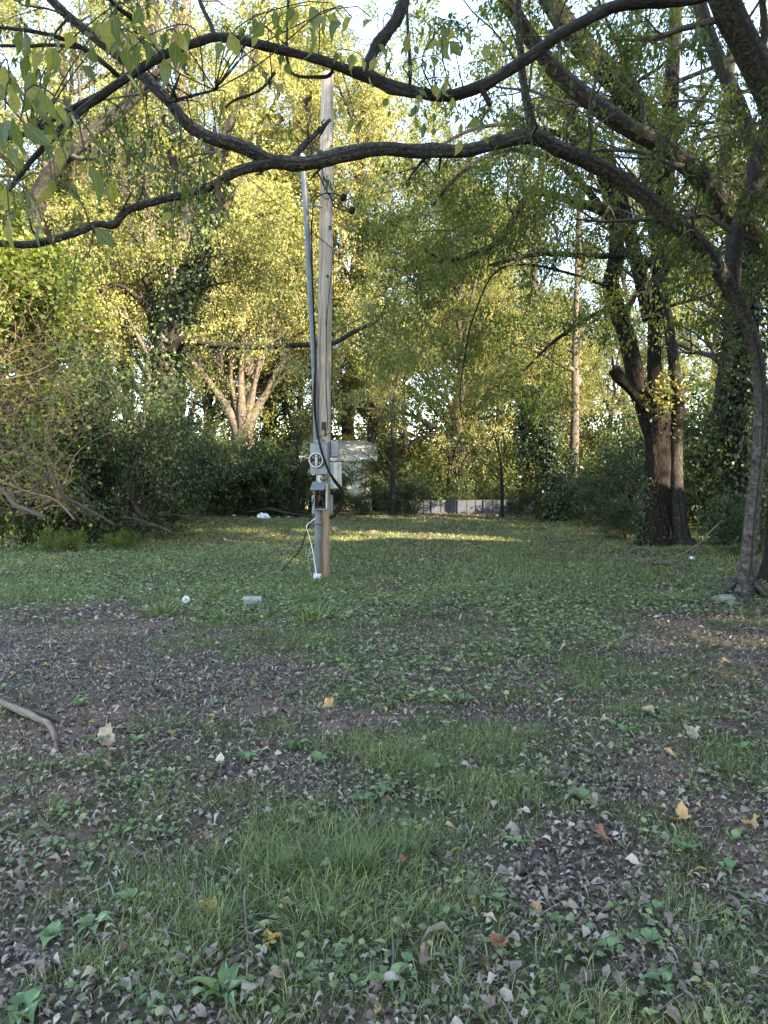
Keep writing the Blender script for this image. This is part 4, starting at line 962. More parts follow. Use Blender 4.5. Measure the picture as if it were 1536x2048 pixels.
# vine thicket: a dark core of leaves with a skin of tangled brown vines
DVt = 15.5
t = thing("vine_thicket", "tall tangle of brown vines and round leaves swallowing the frame-edge trees", "vine thicket", (at(30, 1000, DVt)[0], DVt, 0))
g = np.random.default_rng(90)
def vine_pts(n, pxr, pyr, dr):
    a = g.uniform(*pxr, n); b = g.uniform(*pyr, n); d = g.uniform(*dr, n)
    return np.array([at(u, v, w) for u, v, w in zip(a, b, d)])
def tangle(n, pxr, pyr, dr, ln, K=9, wob=.35, r=(.003, .010), grav=.03):
    p = vine_pts(n, pxr, pyr, dr); d = nrm(g.normal(size=(n, 3)) * np.array([1, .5, 1]))
    P = np.zeros((n, K, 3)); P[:, 0] = p; L = g.uniform(*ln, n)
    for k in range(1, K):
        d = nrm(d + g.normal(size=(n, 3)) * wob - np.array([0, 0, grav])); P[:, k] = P[:, k - 1] + d * (L / K)[:, None]
    R = g.uniform(*r, n)[:, None] * np.linspace(1, .5, K)[None]
    return P, R
V1 = tangle(620, (-90, 125), (620, 1000), (14.4, 16.4), (.6, 2.0), r=(.002, .007))
V2 = tangle(90, (30, 150), (690, 960), (15.2, 17.2), (.8, 2.2), r=(.002, .007))
V3 = tangle(160, (-60, 130), (520, 640), (14.6, 16.4), (.6, 1.8))
mb = MB()
for P, R in (V1, V2, V3): tubes(mb, P, R, 4)
tag(link("vines", mb.mesh("vines"), M['twig_pale'], t), kind="stuff")
arch = [[(0, 720), (60, 690), (140, 690), (200, 730), (260, 810)], [(0, 760), (80, 740), (120, 700), (60, 640)], [(120, 1000), (90, 900), (110, 790), (170, 720), (250, 700)], [(0, 915), (60, 880), (130, 800), (150, 760)], [(0, 840), (90, 800), (200, 760), (240, 800)],
        [(0, 900), (50, 905), (110, 870), (170, 790)], [(20, 960), (100, 900), (150, 840), (230, 820)], [(130, 960), (160, 900), (240, 860), (270, 890)]]
mb = MB()
for q in arch:
    P = cat_rom(np.array([at(a, b, 13.9 + .2 * k) for k, (a, b) in enumerate(q)]), 30); tubes(mb, P, np.linspace(.006, .003, 30), 6)
link("runner", mb.mesh("runner"), M['twig_pale'], t)
mb = MB(); leaves_on(mb, V3[0], 40, (.07, .13), .12, .4, wid=(1.3, 1.8), g=g); leaves_on(mb, V1[0], 2, (.07, .13), .06, .4, wid=(1.4, 1.8), g=g); leaves_on(mb, V2[0], 30, (.06, .11), .15, .4, wid=(1.3, 1.8), g=g)
part_mesh("vine_leaves", mb, M['leaf_vine'], t)
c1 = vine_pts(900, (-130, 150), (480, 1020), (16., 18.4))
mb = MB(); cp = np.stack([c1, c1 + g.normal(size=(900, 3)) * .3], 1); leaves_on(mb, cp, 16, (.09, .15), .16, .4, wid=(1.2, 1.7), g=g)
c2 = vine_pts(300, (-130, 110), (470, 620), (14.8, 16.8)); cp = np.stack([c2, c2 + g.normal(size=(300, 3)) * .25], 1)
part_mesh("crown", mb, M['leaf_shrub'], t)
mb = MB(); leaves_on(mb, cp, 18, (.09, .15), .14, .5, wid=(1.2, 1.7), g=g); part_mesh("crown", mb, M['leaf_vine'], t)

# brush pile: separate fallen boughs on the ground
G_BR = "dead boughs heaped in the brush pile"
def lying(name, label, cat, pts, mat, group=None, step=.04, S=9, rough=.12, seed=1, twigs=0):
    P = np.array([p[:3] for p in pts], float); R = np.array([p[3] for p in pts], float)
    mb = MB(); PP, RR = limb(mb, P, R, step, S, rough, seed=seed)
    base = P[0].copy()
    if not twigs:
        return tag(link(name, mb.mesh(name), mat), label, cat, group)
    t = thing(name, label, cat, base, group)
    part_mesh("stem", mb, mat, t)
    X = resample(PP, RR, 10); gg = np.random.default_rng(seed)
    mb = MB(); p, r = grow(X[0][None], X[1][None], twigs, .15, 1, (.2, .5), (25, 60), .15, 6, .18, 0, .5, g=gg); tubes(mb, p, r, 5)
    p2, r2 = grow(p, r, 4, .2, 1, (.3, .6), (25, 60), .1, 5, .2, 0, .5, g=gg); tubes(mb, p2, r2, 4)
    tag(link("twigs", mb.mesh("twigs"), mat, t), kind="stuff")
    return t
def dp(px, py, D, r): return (*at(px, py, D), r)
lying("dead_bough", "grey dead bough slanting down to the lawn at the frame edge", "bough", [dp(-30, 950, 13.6, .035), dp(10, 985, 13.4, .038), dp(30, 1010, 13.3, .042), dp(60, 1022, 13.2, .038), dp(92, 1034, 13.2, .028)], M['bark_pale'], G_BR, seed=3)
lying("dead_bough", "twiggy dead bough arching over the brush pile", "bough", [dp(150, 1040, 13.8, .02), dp(110, 1000, 13.6, .02), dp(60, 985, 13.4, .016), dp(-20, 955, 13.2, .01)], M['twig_pale'], G_BR, seed=4, twigs=12)
lying("dead_bough", "dark dead bough sprawled through the middle of the brush pile", "bough", [dp(230, 1050, 14.2, .02), dp(180, 1020, 14., .02), dp(120, 985, 14., .016), dp(90, 940, 14., .01)], M['twig'], G_BR, seed=5, twigs=14)
lying("dead_bough", "long thin dead bough rising up the vines from the brush pile", "bough", [dp(60, 1010, 14., .016), dp(110, 930, 14.2, .014), dp(170, 850, 14.4, .01), dp(240, 780, 14.6, .006)], M['twig'], G_BR, seed=6, twigs=9)
lying("dead_bough", "dark twiggy dead bough lying where the brush meets the lawn", "bough", [dp(340, 1062, 16., .018), dp(310, 1050, 16.2, .018), dp(270, 1038, 16.4, .014), dp(240, 1035, 16.6, .01)], M['twig'], G_BR, seed=7, twigs=12)
lying("dead_bough", "dead bough leaning in the dark below the hedge shrubs", "bough", [dp(285, 1036, 18, .07), dp(268, 1010, 18.2, .06), dp(255, 985, 18.4, .05)], M['bark_smooth'], G_BR, seed=8)
lying("fallen_bough", "long crooked fallen bough lying behind the white rubbish bag", "bough", [dp(622, 1033, 30.6, .03), dp(585, 1028, 30.6, .06), dp(555, 1022, 30.6, .08), dp(535, 1018, 30.6, .09), dp(515, 1022, 30.6, .06), dp(495, 1024, 30.6, .04)], M['bark_smooth'], None, .08, seed=9)
lying("fallen_bough", "weathered crooked bough lying in the ivy near the leaning trunk", "bough", [(*(gp(1280, 1134) + [0, 0, .02]), .03), (*(gp(1305, 1131) + [0, 0, .06]), .042), (*(gp(1335, 1133) + [0, 0, .07]), .038), (*(gp(1358, 1141) + [0, 0, .05]), .03), (*(gp(1392, 1151) + [0, 0, .01]), .016)], M['bark_pale'], seed=10)
lying("fallen_bough", "long thin bowed branch springing off the ground by the furrowed trunk", "bough", [(*(gp(1190, 1117) + [0, 0, .02]), .010), (*(gp(1250, 1120) + [0, 0, .03]), .013), (*(gp(1325, 1121) + [0, 0, .04]), .015), (*at(1365, 1107, 14.4), .015), (*at(1400, 1085, 14.5), .013), (*at(1422, 1062, 14.6), .016), (*at(1445, 1040, 14.8), .010)], M['stick'], seed=11)
lying("fallen_bough", "short arched root-like branch at the furrowed trunk's foot", "bough", [(*(gp(1248, 1115) + [0, 0, .01]), .02), (*(gp(1265, 1104) + [0, 0, .06]), .025), (*(gp(1290, 1101) + [0, 0, .06]), .025), (*(gp(1312, 1108) + [0, 0, 0]), .015)], M['stick'], seed=12)
lying("fallen_bough", "thin dark branch lying beside the leaning trunk's foot", "bough", [(*(gp(1372, 1202) + [0, 0, .02]), .012), (*(gp(1395, 1212) + [0, 0, .03]), .012), (*(gp(1430, 1230) + [0, 0, .02]), .008)], M['twig'], seed=13, twigs=4)
def gstick(pts, r): return [(*(gp(a, b) + [0, 0, h]), q) for (a, b, h), q in zip(pts, r)]
lying("stick", "thick pale bent stick entering from the frame edge on bare soil", "stick", gstick([(-60, 1408, .03), (0, 1425, .035), (40, 1440, .04), (75, 1457, .045), (100, 1470, .04), (112, 1500, .025), (116, 1535, .01)], [.023, .024, .024, .022, .020, .015, .009]), M['stick'], seed=14)
lying("stick", "shorter reddish stick lying beside the thick bent stick", "stick", gstick([(48, 1433, .02), (75, 1440, .03), (105, 1450, .025), (138, 1464, .01)], [.012, .016, .015, .010]), M['bark_pale'], seed=15)
lying("stick", "thin brown twig on the soil above the pale crumpled leaf", "stick", gstick([(190, 1464, .01), (215, 1466, .015), (252, 1478, .01)], [.006, .008, .005]), M['bark_pale'], seed=16, step=.02)
lying("stick", "thin pale curved twig standing in the foreground grass", "stick", gstick([(497, 1905, .02), (492, 1870, .03), (489, 1830, .05), (492, 1808, .06)], [.004, .004, .0035, .003]), M['stick'], seed=17, step=.02)
lying("stick", "bluish grey lichen twig upright in the foreground", "stick", gstick([(785, 1960, .01), (787, 1920, .02), (782, 1860, .03)], [.006, .005, .004]), M['stick'], seed=18, step=.02)
lying("stick", "dark thin twig lying across the lower corner's litter", "stick", gstick([(0, 1680, .015), (40, 1660, .02), (75, 1640, .015)], [.006, .005, .004]), M['twig'], seed=19, step=.02)
lying("stick", "thin dark twig lying by the brush near the lawn's edge", "stick", gstick([(0, 1098, .05), (60, 1092, .06), (90, 1090, .04)], [.02, .018, .01]), M['twig'], seed=20)

# ---------------------------------------------------------------- box-shaped things
import bmesh
def box_mesh(name, size, bev=.01, seg=2, taper=None):
    bm = bmesh.new(); bmesh.ops.create_cube(bm, size=1)
    for v in bm.verts: v.co = Vector((v.co.x * size[0], v.co.y * size[1], v.co.z * size[2]))
    if taper:
        for v in bm.verts:
            if v.co.z > 0: v.co.x *= taper[0]; v.co.y *= taper[1]
    if bev: bmesh.ops.bevel(bm, geom=list(bm.edges), offset=bev, segments=seg, affect='EDGES', profile=.6)
    me = bpy.data.meshes.new(name); bm.to_mesh(me); bm.free()
    return me
def cyl_mesh(name, r, h, S=24, bev=.004, r2=None):
    bm = bmesh.new(); bmesh.ops.create_cone(bm, cap_ends=True, segments=S, radius1=r, radius2=r if r2 is None else r2, depth=h)
    if bev: bmesh.ops.bevel(bm, geom=[e for e in bm.edges if len(e.link_faces) == 2 and e.calc_face_angle(0) > 1], offset=bev, segments=2, affect='EDGES')
    me = bpy.data.meshes.new(name); bm.to_mesh(me); bm.free()
    for p in me.polygons: p.use_smooth = len(p.vertices) == 4
    return me
def ring_mesh(name, ro, ri, h, S=36):
    """ring with its axis along -Y"""
    prof = [(ri, 0), (ro - .006, 0), (ro, .006), (ro, h), (ri, h)]
    mb = MB(); n = len(prof); th = np.arange(S) * 2 * np.pi / S
    V = np.array([[r * math.cos(t), y, r * math.sin(t)] for t in th for r, y in prof])
    Q = np.array([[s * n + k, s * n + (k + 1) % n, ((s + 1) % S) * n + (k + 1) % n, ((s + 1) % S) * n + k] for s in range(S) for k in range(n)])
    return mb.add(V, Q).mesh(name, False)
def place(name, me, mat, parent, loc, rz=0., rx=0., ry=0.):
    o = link(name, me, mat, parent, loc)
    o.rotation_euler = (rx, ry, rz)
    return o

M['galv'] = tex_mat('grey_painted_metal', [(.3, (.12, .132, .152)), (.7, (.19, .205, .23))], 9, coord='Object', rough=.5, bump=.05, spec=.4, metal=.25, second=(3, (.13, .12, .11), .6, .8))
M['galv_dark'] = plain('dull_grey_metal', (.17, .18, .20), .6, .2)
M['pvc'] = tex_mat('grey_pvc', [(.3, (.062, .07, .08)), (.7, (.11, .12, .132))], 5, coord='Object', rough=.5, bump=.05, spec=.4)
M['offwhite'] = tex_mat('aged_white_plastic', [(.3, (.27, .255, .225)), (.7, (.43, .415, .375))], 6, coord='Object', rough=.55, bump=.05, spec=.35)
M['white'] = plain('white_plastic', (.50, .50, .49), .5, var=.12)
M['black'] = plain('black_rubber', (.008, .008, .009), .75, var=.2, spec=.12)
M['wirewhite'] = plain('white_wire', (.55, .55, .53), .5, var=.1)
M['darkin'] = plain('dark_cavity', (.03, .028, .026), .8)
M['copper'] = plain('tarnished_copper', (.22, .12, .07), .5, .6)
def pole_wood():
    m, nt, out = mat_new("weathered_pole_wood")
    tc = nt.nodes.new("ShaderNodeTexCoord")
    def nz(scale, st, d=6.):
        mp = nt.nodes.new("ShaderNodeMapping"); mp.inputs["Scale"].default_value = st; nt.links.new(tc.outputs["UV"], mp.inputs[0])
        n = nt.nodes.new("ShaderNodeTexNoise"); n.inputs["Scale"].default_value = scale; n.inputs["Detail"].default_value = d; n.inputs["Roughness"].default_value = .65
        nt.links.new(mp.outputs[0], n.inputs["Vector"]); return n.outputs["Fac"]
    gr = nz(36, (1.8, .05, 1))
    base = ramp(nt, [(.3, (.14, .105, .08)), (.45, (.29, .235, .19)), (.62, (.42, .36, .305)), (.8, (.52, .47, .42))], gr)
    stain = ramp(nt, [(.5, (0, 0, 0)), (.68, (1, 1, 1))], nz(2.2, (2.5, .35, 1), 3))
    mx = nt.nodes.new("ShaderNodeMixRGB"); nt.links.new(stain, mx.inputs[0]); nt.links.new(base, mx.inputs[1]); mx.inputs[2].default_value = (.27, .18, .125, 1)
    # the unweathered foot of the pole
    sep = nt.nodes.new("ShaderNodeSeparateXYZ"); nt.links.new(tc.outputs["UV"], sep.inputs[0])
    foot = ramp(nt, [(.03, (.75, .75, .75)), (.2, (0, 0, 0))], sep.outputs[1])
    mp2 = nt.nodes.new("ShaderNodeMath"); mp2.operation = 'MULTIPLY'; mp2.inputs[1].default_value = .1; nt.links.new(sep.outputs[1], mp2.inputs[0])
    foot.node.inputs[0].links and nt.links.remove(foot.node.inputs[0].links[0]); nt.links.new(mp2.outputs[0], foot.node.inputs[0])
    ora = ramp(nt, [(.35, (.07, .04, .027)), (.5, (.20, .115, .07)), (.7, (.34, .21, .135))], gr)
    m2 = nt.nodes.new("ShaderNodeMixRGB"); nt.links.new(foot, m2.inputs[0]); nt.links.new(mx.outputs[0], m2.inputs[1]); nt.links.new(ora, m2.inputs[2])
    crack = ramp(nt, [(.36, (.10, .09, .08)), (.43, (1, 1, 1))], nz(14, (2.2, .03, 1), 3))
    m3 = nt.nodes.new("ShaderNodeMixRGB"); m3.blend_type = 'MULTIPLY'; m3.inputs[0].default_value = .85; nt.links.new(m2.outputs[0], m3.inputs[1]); nt.links.new(crack, m3.inputs[2])
    p = nt.nodes.new("ShaderNodeBsdfPrincipled"); p.inputs["Roughness"].default_value = .85; p.inputs["Specular IOR Level"].default_value = .2
    nt.links.new(m3.outputs[0], p.inputs["Base Color"])
    b = nt.nodes.new("ShaderNodeBump"); b.inputs["Strength"].default_value = .6; b.inputs["Distance"].default_value = .01
    nt.links.new(gr, b.inputs["Height"]); nt.links.new(b.outputs[0], p.inputs["Normal"]); nt.links.new(p.outputs[0], out.inputs[0])
    return m
M['pole'] = pole_wood()

# ---------------------------------------------------------------- utility pole with its meter gear
pb = gp(645, 1163); DP = pb[1]
pole = thing("utility_pole", "weathered wooden utility pole carrying an old meter box and conduit", "utility pole", pb)
mb = MB()
PP, RR = pxpath([(645, 1172, 29, DP), (645, 1120, 28.5, DP), (646, 1000, 28, DP), (648, 800, 27.5, DP), (650, 600, 27, DP), (653, 400, 26, DP), (654, 260, 25, DP), (655, 148, 24, DP)])
limb(mb, PP, RR, .06, 28, .015, seed=91)
post = part_mesh("post", mb, M['pole'], pole)
for px, py, w, h in [(655, 552, 5, 5), (648, 852, 9, 16), (651, 865, 4, 14), (660, 455, 5, 7), (663, 292, 4, 4), (653, 645, 3, 12)]:   # knots and gouges
    p = at(px, py, DP - .105); kn = box_mesh("knot", (w * DP / F, .02, h * DP / F), .004)
    place("knot", kn, M['darkin'], post, p)
def tube_part(name, pts, r, mat, parent, n=40, S=8, cap=True):
    P = cat_rom(np.array(pts, float), n); rr = np.full(n, r) if np.isscalar(r) else np.interp(np.linspace(0, 1, n), np.linspace(0, 1, len(r)), r)
    mb = MB(); tubes(mb, P, rr, S, cap=cap); return part_mesh(name, mb, mat, parent)
Df = DP - .10
riser = tube_part("riser_conduit", [at(633, 892, Df), at(631, 800, Df), at(626, 680, Df - .02), at(618, 540, Df - .02), at(612, 420, Df), at(607, 345, Df), at(605, 322, Df)], .044, M['pvc'], pole, 60, 16)
for py, px in ((688, 626), (640, 623)):
    place("coupling", cyl_mesh("coupling", .05, .09, 20), M['pvc'], riser, at(px, py, Df))
tube_part("weatherhead", [at(606, 336, Df), at(604, 320, Df), at(598, 312, Df - .05), at(590, 314, Df - .1)], [.05, .075, .08, .05], M['galv'], pole, 14, 14)
strap = tube_part("bracket", [at(597, 412, DP - .05), at(630, 411, DP - .08), at(644, 414, DP - .1)], .014, M['galv_dark'], pole, 10, 6)
# meter box
mw, mh = 35 * DP / F, 60 * DP / F
mc = at(639.5, 918, DP - .19); rz = -.16
mbx = place("meter_box", box_mesh("meter_box", (mw, .13, mh), .008), M['galv'], pole, mc, rz)
def on_face(parent, center, rzv, u, d, w):
    """place in a box's own frame: u across, d out of its front, w up"""
    return np.asarray(center) + np.array([u * math.cos(rzv) + d * math.sin(rzv), u * math.sin(rzv) - d * math.cos(rzv), w])
def child(name, me, mat, parent, local, rot=(0, 0, 0)):
    o = bpy.data.objects.new(name, me); COL.objects.link(o); o.parent = parent; o.location = local; o.rotation_euler = rot
    if len(me.materials) == 0: me.materials.append(mat)
    ORG[o.name] = np.zeros(3)
    return o
child("hood", box_mesh("hood", (mw + .02, .15, .018), .005), M['galv'], mbx, (0, -.005, mh / 2 + .006))
child("socket_ring", ring_mesh("socket_ring", .116, .095, .085), M['offwhite'], mbx, (-.025, -.14, -.02))
child("socket_back", cyl_mesh("socket_back", .096, .02, 30, 0), M['darkin'], mbx, (-.025, -.072, -.02), (math.pi / 2, 0, 0))
child("center_block", box_mesh("center_block", (.04, .05, .165), .006), M['offwhite'], mbx, (-.025, -.10, -.02))
for sx in (-1, 1):
    for sz in (-1, 1):
        child("terminal_jaw", box_mesh("terminal_jaw", (.022, .04, .035), .004), M['galv_dark'], mbx, (-.025 + sx * .05, -.10, -.02 + sz * .042))
for sz in (-.05, 0, .05):
    child("screw", cyl_mesh("screw", .009, .012, 10, 0), M['copper'], mbx, (-.025, -.128, -.02 + sz), (math.pi / 2, 0, 0))
child("latch", box_mesh("latch", (.05, .02, .03), .005), M['galv_dark'], mbx, (-.03, -.072, -mh / 2 + .05))
child("rim_lip", ring_mesh("rim_lip", .118, .10, .05), M['galv'], mbx, (-.022, -.115, -.028))
child("hub", cyl_mesh("hub", .05, .06, 20), M['galv_dark'], mbx, (-.02, .02, mh / 2 + .035))
# grey relay box and white plastic box on the pole's other side
b1 = place("junction_box", box_mesh("junction_box", (16.5 * DP / F, .12, 32 * DP / F), .012, 3), M['galv'], pole, at(669, 899, DP + .02), .12)
child("cover", box_mesh("cover", (14.5 * DP / F, .012, 29 * DP / F), .004), M['galv'], b1, (0, -.066, 0))
b2 = place("plastic_box", box_mesh("plastic_box", (25 * DP / F, .13, 54 * DP / F), .035, 4), M['offwhite'], pole, at(670.5, 951, DP + .03), .2)
child("lid_rib", box_mesh("lid_rib", (.05, .012, 50 * DP / F), .004), M['white'], b2, (-.01, -.071, 0))
for sz in (-.1, .02, .1, .15): child("screw", cyl_mesh("screw", .006, .008, 8, 0), M['galv_dark'], b2, (.045, -.068, sz), (math.pi / 2, 0, 0))
child("base_flange", box_mesh("base_flange", (25.5 * DP / F, .135, .03), .006), M['offwhite'], b2, (0, 0, -.13))
# open breaker box with raised lid
bw, bh = 25 * DP / F, 50 * DP / F
bc = at(643, 993, DP - .2)
bb = place("breaker_box", box_mesh("back_plate", (bw, .012, bh), .002), M['galv_dark'], pole, bc + [0, .06, 0], -.1)
child("side_wall", box_mesh("side_wall", (.012, .13, bh), .002), M['white'], bb, (bw / 2 - .006, -.07, 0))
child("side_wall", box_mesh("side_wall", (.012, .13, bh * .9), .002), M['galv'], bb, (-bw / 2 + .006, -.07, -.02))
child("bottom_plate", box_mesh("bottom_plate", (bw, .13, .012), .002), M['galv'], bb, (0, -.07, -bh / 2))
child("top_plate", box_mesh("top_plate", (bw, .13, .012), .002), M['galv'], bb, (0, -.07, bh / 2 + .004))
child("lid", box_mesh("lid", (bw * 1.08, .30, .014), .004), M['galv'], bb, (-.015, -.20, bh / 2 - .03), (math.radians(24), 0, .04))
child("breaker", box_mesh("breaker", (.06, .08, .09), .006), M['black'], bb, (-.045, -.09, -.12))
child("breaker", box_mesh("breaker", (.05, .07, .07), .006), M['black'], bb, (.03, -.06, .0))
child("liner", box_mesh("liner", (bw * .9, .01, bh * .92), .002), M['darkin'], bb, (0, -.013, 0))
child("conduit_stub", cyl_mesh("conduit_stub", .035, .10, 16), M['offwhite'], bb, (-.01, -.03, .12))
gg = np.random.default_rng(5)
for k in range(7):
    P = np.array([[-.08 + .02 * k, -.05, -.15], [gg.normal() * .04, -.10, -.06 + gg.normal() * .04], [gg.normal() * .05, -.09, .05 + gg.normal() * .04], [.02 * k - .05, -.04, .13]])
    mb = MB(); tubes(mb, cat_rom(P, 16), np.full(16, .005), 6); child("lead", mb.mesh("lead"), M['black'] if k % 3 else M['copper'], bb, (0, 0, 0))
place("round_box", box_mesh("round_box", (43 * DP / F, .09, 41 * DP / F), .04, 4), M['galv'], pole, at(645, 1010, DP + .10), .05)
# lower conduit down to the ground
lc = tube_part("lower_conduit", [at(637, 1012, Df - .06), at(636.5, 1060, Df - .06), at(635.5, 1110, Df - .06), at(635, 1160, Df - .06)], .056, M['pvc'], pole, 20, 18)
for py in (1019, 1046): place("coupling", cyl_mesh("coupling", .063, .05, 20), M['pvc'], lc, at(637, py, Df - .06))
place("coupling", cyl_mesh("coupling", .06, .14, 20), M['white'], lc, at(635, 1155, Df - .06))
tube_part("stub_conduit", [at(641, 950, Df - .1), at(641, 960, Df - .1), at(641, 970, Df - .1)], .035, M['offwhite'], pole, 8, 14)
# cables
def cable(pts, r=.009, mat='black', name="cable", parent=pole, n=50):
    return tube_part(name, [at(a, b, DP + dd) for a, b, dd in pts], r, M[mat], parent, n, 7)
cable([(630, 745, -.16), (628, 800, -.17), (632, 850, -.18), (640, 892, -.3), (652, 930, -.34), (668, 962, -.3), (682, 980, -.2), (686, 998, -.15), (680, 1018, -.12), (668, 1032, -.1), (659, 1038, -.1)], .015)
cable([(631, 760, -.15), (630, 810, -.16), (634, 860, -.19), (643, 900, -.3), (656, 938, -.32), (670, 960, -.26), (680, 972, -.2), (684, 985, -.16), (683, 1005, -.13), (672, 1028, -.1), (660, 1034, -.1)], .012)
cable([(631, 745, -.16), (630, 690, -.15), (628, 640, -.15), (624, 520, -.14), (623, 440, -.14)], .012)
cable([(668, 405, -.06), (667, 470, -.06), (666, 500, -.07), (661, 560, -.12), (654, 640, -.13), (652, 760, -.13), (656, 860, -.12)], .005)
cable([(668, 400, 0), (667, 600, .0), (664, 760, .0), (663, 880, .0)], .005)
cable([(632, 873, -.17), (645, 872, -.19), (660, 866, -.14)], .005)
cable([(641, 874, -.18), (650, 885, -.18), (656, 892, -.14)], .005)
cable([(640, 950, -.2), (641, 958, -.24), (648, 961, -.22), (655, 957, -.14)], .007)
cable([(405, 282, .1), (470, 334, .05), (540, 394, 0), (610, 452, -.06), (665, 497, -.12)], .006, name="guy_wire")
cable([(560, 345, -.1), (600, 366, -.1), (640, 388, -.12), (652, 398, -.15), (658, 396, -.15)], .006, name="guy_wire")
cable([(630, 340, -.15), (640, 356, -.17), (652, 380, -.2), (664, 400, -.16), (668, 412, -.1), (690, 422, -.05), (702, 424, -.05)], .008)
cable([(634, 338, -.15), (646, 366, -.18), (660, 392, -.2), (675, 410, -.1), (686, 412, -.05)], .008)
cable([(621, 470, -.14), (625, 440, -.14), (627, 405, -.16), (640, 391, -.2), (656, 386, -.2), (674, 389, -.1), (686, 394, -.05)], .009)
cable([(656, 386, -.2), (672, 396, -.1), (684, 410, -.06), (700, 420, -.05)], .007)
def insulator(px, py):
    prof = [(0, -.055), (.03, -.05), (.045, -.03), (.048, 0), (.036, .008), (.046, .018), (.044, .04), (.025, .055), (0, .06)]
    S = 18; V = np.array([[r * math.cos(a), r * math.sin(a), z] for r, z in prof for a in np.arange(S) * 2 * np.pi / S])
    Q = np.array([[k * S + s, k * S + (s + 1) % S, (k + 1) * S + (s + 1) % S, (k + 1) * S + s] for k in range(len(prof) - 1) for s in range(S)])
    place("insulator", MB().add(V, Q).mesh("insulator"), M['black'], pole, at(px, py, DP - .05), ry=.4)
insulator(687, 395); insulator(704, 421)
# loose cables hanging to the ground
def loose(label, pts, r, mat):
    P = cat_rom(np.array([at(a, b, DP + d) for a, b, d in pts]), 60)
    mb = MB(); tubes(mb, P, np.full(60, r), 7, cap=True)
    return tag(link("loose_cable", mb.mesh("loose_cable"), M[mat]), label, "cable", "cables dangling from the pole")
loose("black cable dangling from the breaker box and trailing onto the lawn", [(629, 992, -.2), (624, 1010, -.25), (621, 1040, -.28), (614, 1060, -.3), (606, 1085, -.3), (600, 1100, -.32), (585, 1118, -.34), (563, 1141, -.36)], .008, 'black')
loose("white wire dropping from the twisted splice to the pole's foot", [(632, 1036, -.2), (622, 1043, -.28), (613, 1053, -.3), (617, 1068, -.3), (624, 1095, -.28), (630, 1130, -.26), (634, 1158, -.25)], .007, 'wirewhite')
loose("grey cable looped tight against the pole's foot", [(627, 1085, -.2), (621, 1098, -.24), (617, 1118, -.26), (619, 1140, -.24), (627, 1158, -.22)], .009, 'galv_dark')
loose("black cable end lying in the clover before the pole", [(578, 1210, -1.2), (590, 1202, -1.15), (610, 1200, -1.12), (640, 1201, -1.13), (660, 1204, -1.15)], .011, 'black')

# ---------------------------------------------------------------- buildings and fence at the back
M['siding'] = tex_mat('white_siding', [(.3, (.62, .61, .58)), (.7, (.80, .79, .76))], 3, coord='Object', rough=.6, bump=.05)
M['roof'] = tex_mat('pale_grey_roofing', [(.3, (.42, .41, .40)), (.7, (.60, .59, .58))], 6, coord='Object', rough=.8, bump=.2)
M['glass'] = plain('dark_window_glass', (.03, .04, .05), .08, var=.1, spec=.6)
M['fence'] = tex_mat('blue_grey_fence', [(.3, (.035, .041, .052)), (.7, (.065, .074, .09))], 4, coord='Object', rough=.75, bump=.1)
def house(label, x0, x1, y, ze, zr, dep, wins, name="house"):
    t = thing(name, label, "house", ((x0 + x1) / 2, y, 0))
    W = x1 - x0; cx = (x0 + x1) / 2
    place("wall", box_mesh("wall", (W, dep, ze), 0), M['siding'], t, (cx, y + dep / 2, ze / 2))
    nb = int(ze / .22)
    sm = box_mesh("siding_board", (W + .02, .03, .20), .006, 1)
    for k in range(nb): place("siding_board", sm, M['siding'], t, (cx, y - .018, .12 + k * .22), rx=.05)
    V = np.array([[x0 - .3, y - .35, ze - .05], [x1 + .3, y - .35, ze - .05], [x1 + .3, y + dep / 2, zr], [x0 - .3, y + dep / 2, zr], [x0 - .3, y + dep + .3, ze - .05], [x1 + .3, y + dep + .3, ze - .05]])
    V = np.vstack([V, V - [0, 0, .12]])
    mb = MB().add(V, [np.array([[0, 1, 2, 3], [3, 2, 5, 4], [6, 9, 8, 7], [9, 10, 11, 8], [0, 6, 7, 1], [4, 5, 11, 10], [1, 7, 8, 2], [2, 8, 11, 5], [0, 3, 9, 6], [3, 4, 10, 9]])])
    part_mesh("roof", mb, M['roof'], t, False)
    for sx in (x0, x1):
        part_mesh("gable", MB().add(np.array([[sx, y, ze - .02], [sx, y + dep, ze - .02], [sx, y + dep / 2, zr - .1]]), [np.array([[0, 1, 2]])]), M['siding'], t, False)
    for wx, wz, ww, wh in wins:
        w = place("window", box_mesh("window", (ww, .06, wh), .005), M['white'], t, (wx, y - .05, wz))
        for ax in (-1, 1):
            child("pane", box_mesh("pane", (ww * .38, .02, wh * .8), 0), M['glass'], w, (ax * ww * .22, -.03, 0))
    return t
house("white weatherboard house glimpsed behind the pole and hedge", at(610, 930, 37)[0], at(743, 930, 37)[0], 37, 2.75, 3.75, 4, [(at(731, 930, 37)[0], 1.75, .5, 1.0), (at(640, 930, 37)[0], 1.7, .6, .9)])
house("white building glimpsed through leaves beside the ivy-draped trunk", at(1058, 930, 52)[0], at(1160, 930, 52)[0], 52, 2.3, 3.0, 4, [(at(1120, 930, 52)[0], 1.5, .8, .8)])
house("low white building half hidden beyond the fence's middle", at(840, 950, 70)[0], at(960, 950, 70)[0], 70, 2.0, 3.0, 5, [])
house("unseen two-storey house added to edge the sunny strip on the lawn", 9.2, 17.5, 3.6, 6.0, 7.7, 7.2, [])  # unseen, added so its ridge shades the lawn up to the sunny strip
fy = 33.2
x0, x1 = at(812, 1000, fy)[0], at(1262, 1000, fy)[0]
fz = float(at(900, 1000, fy)[2])
t = thing("fence", "low blue-grey panel fence along the back of the lawn", "fence", (x0, fy, 0))
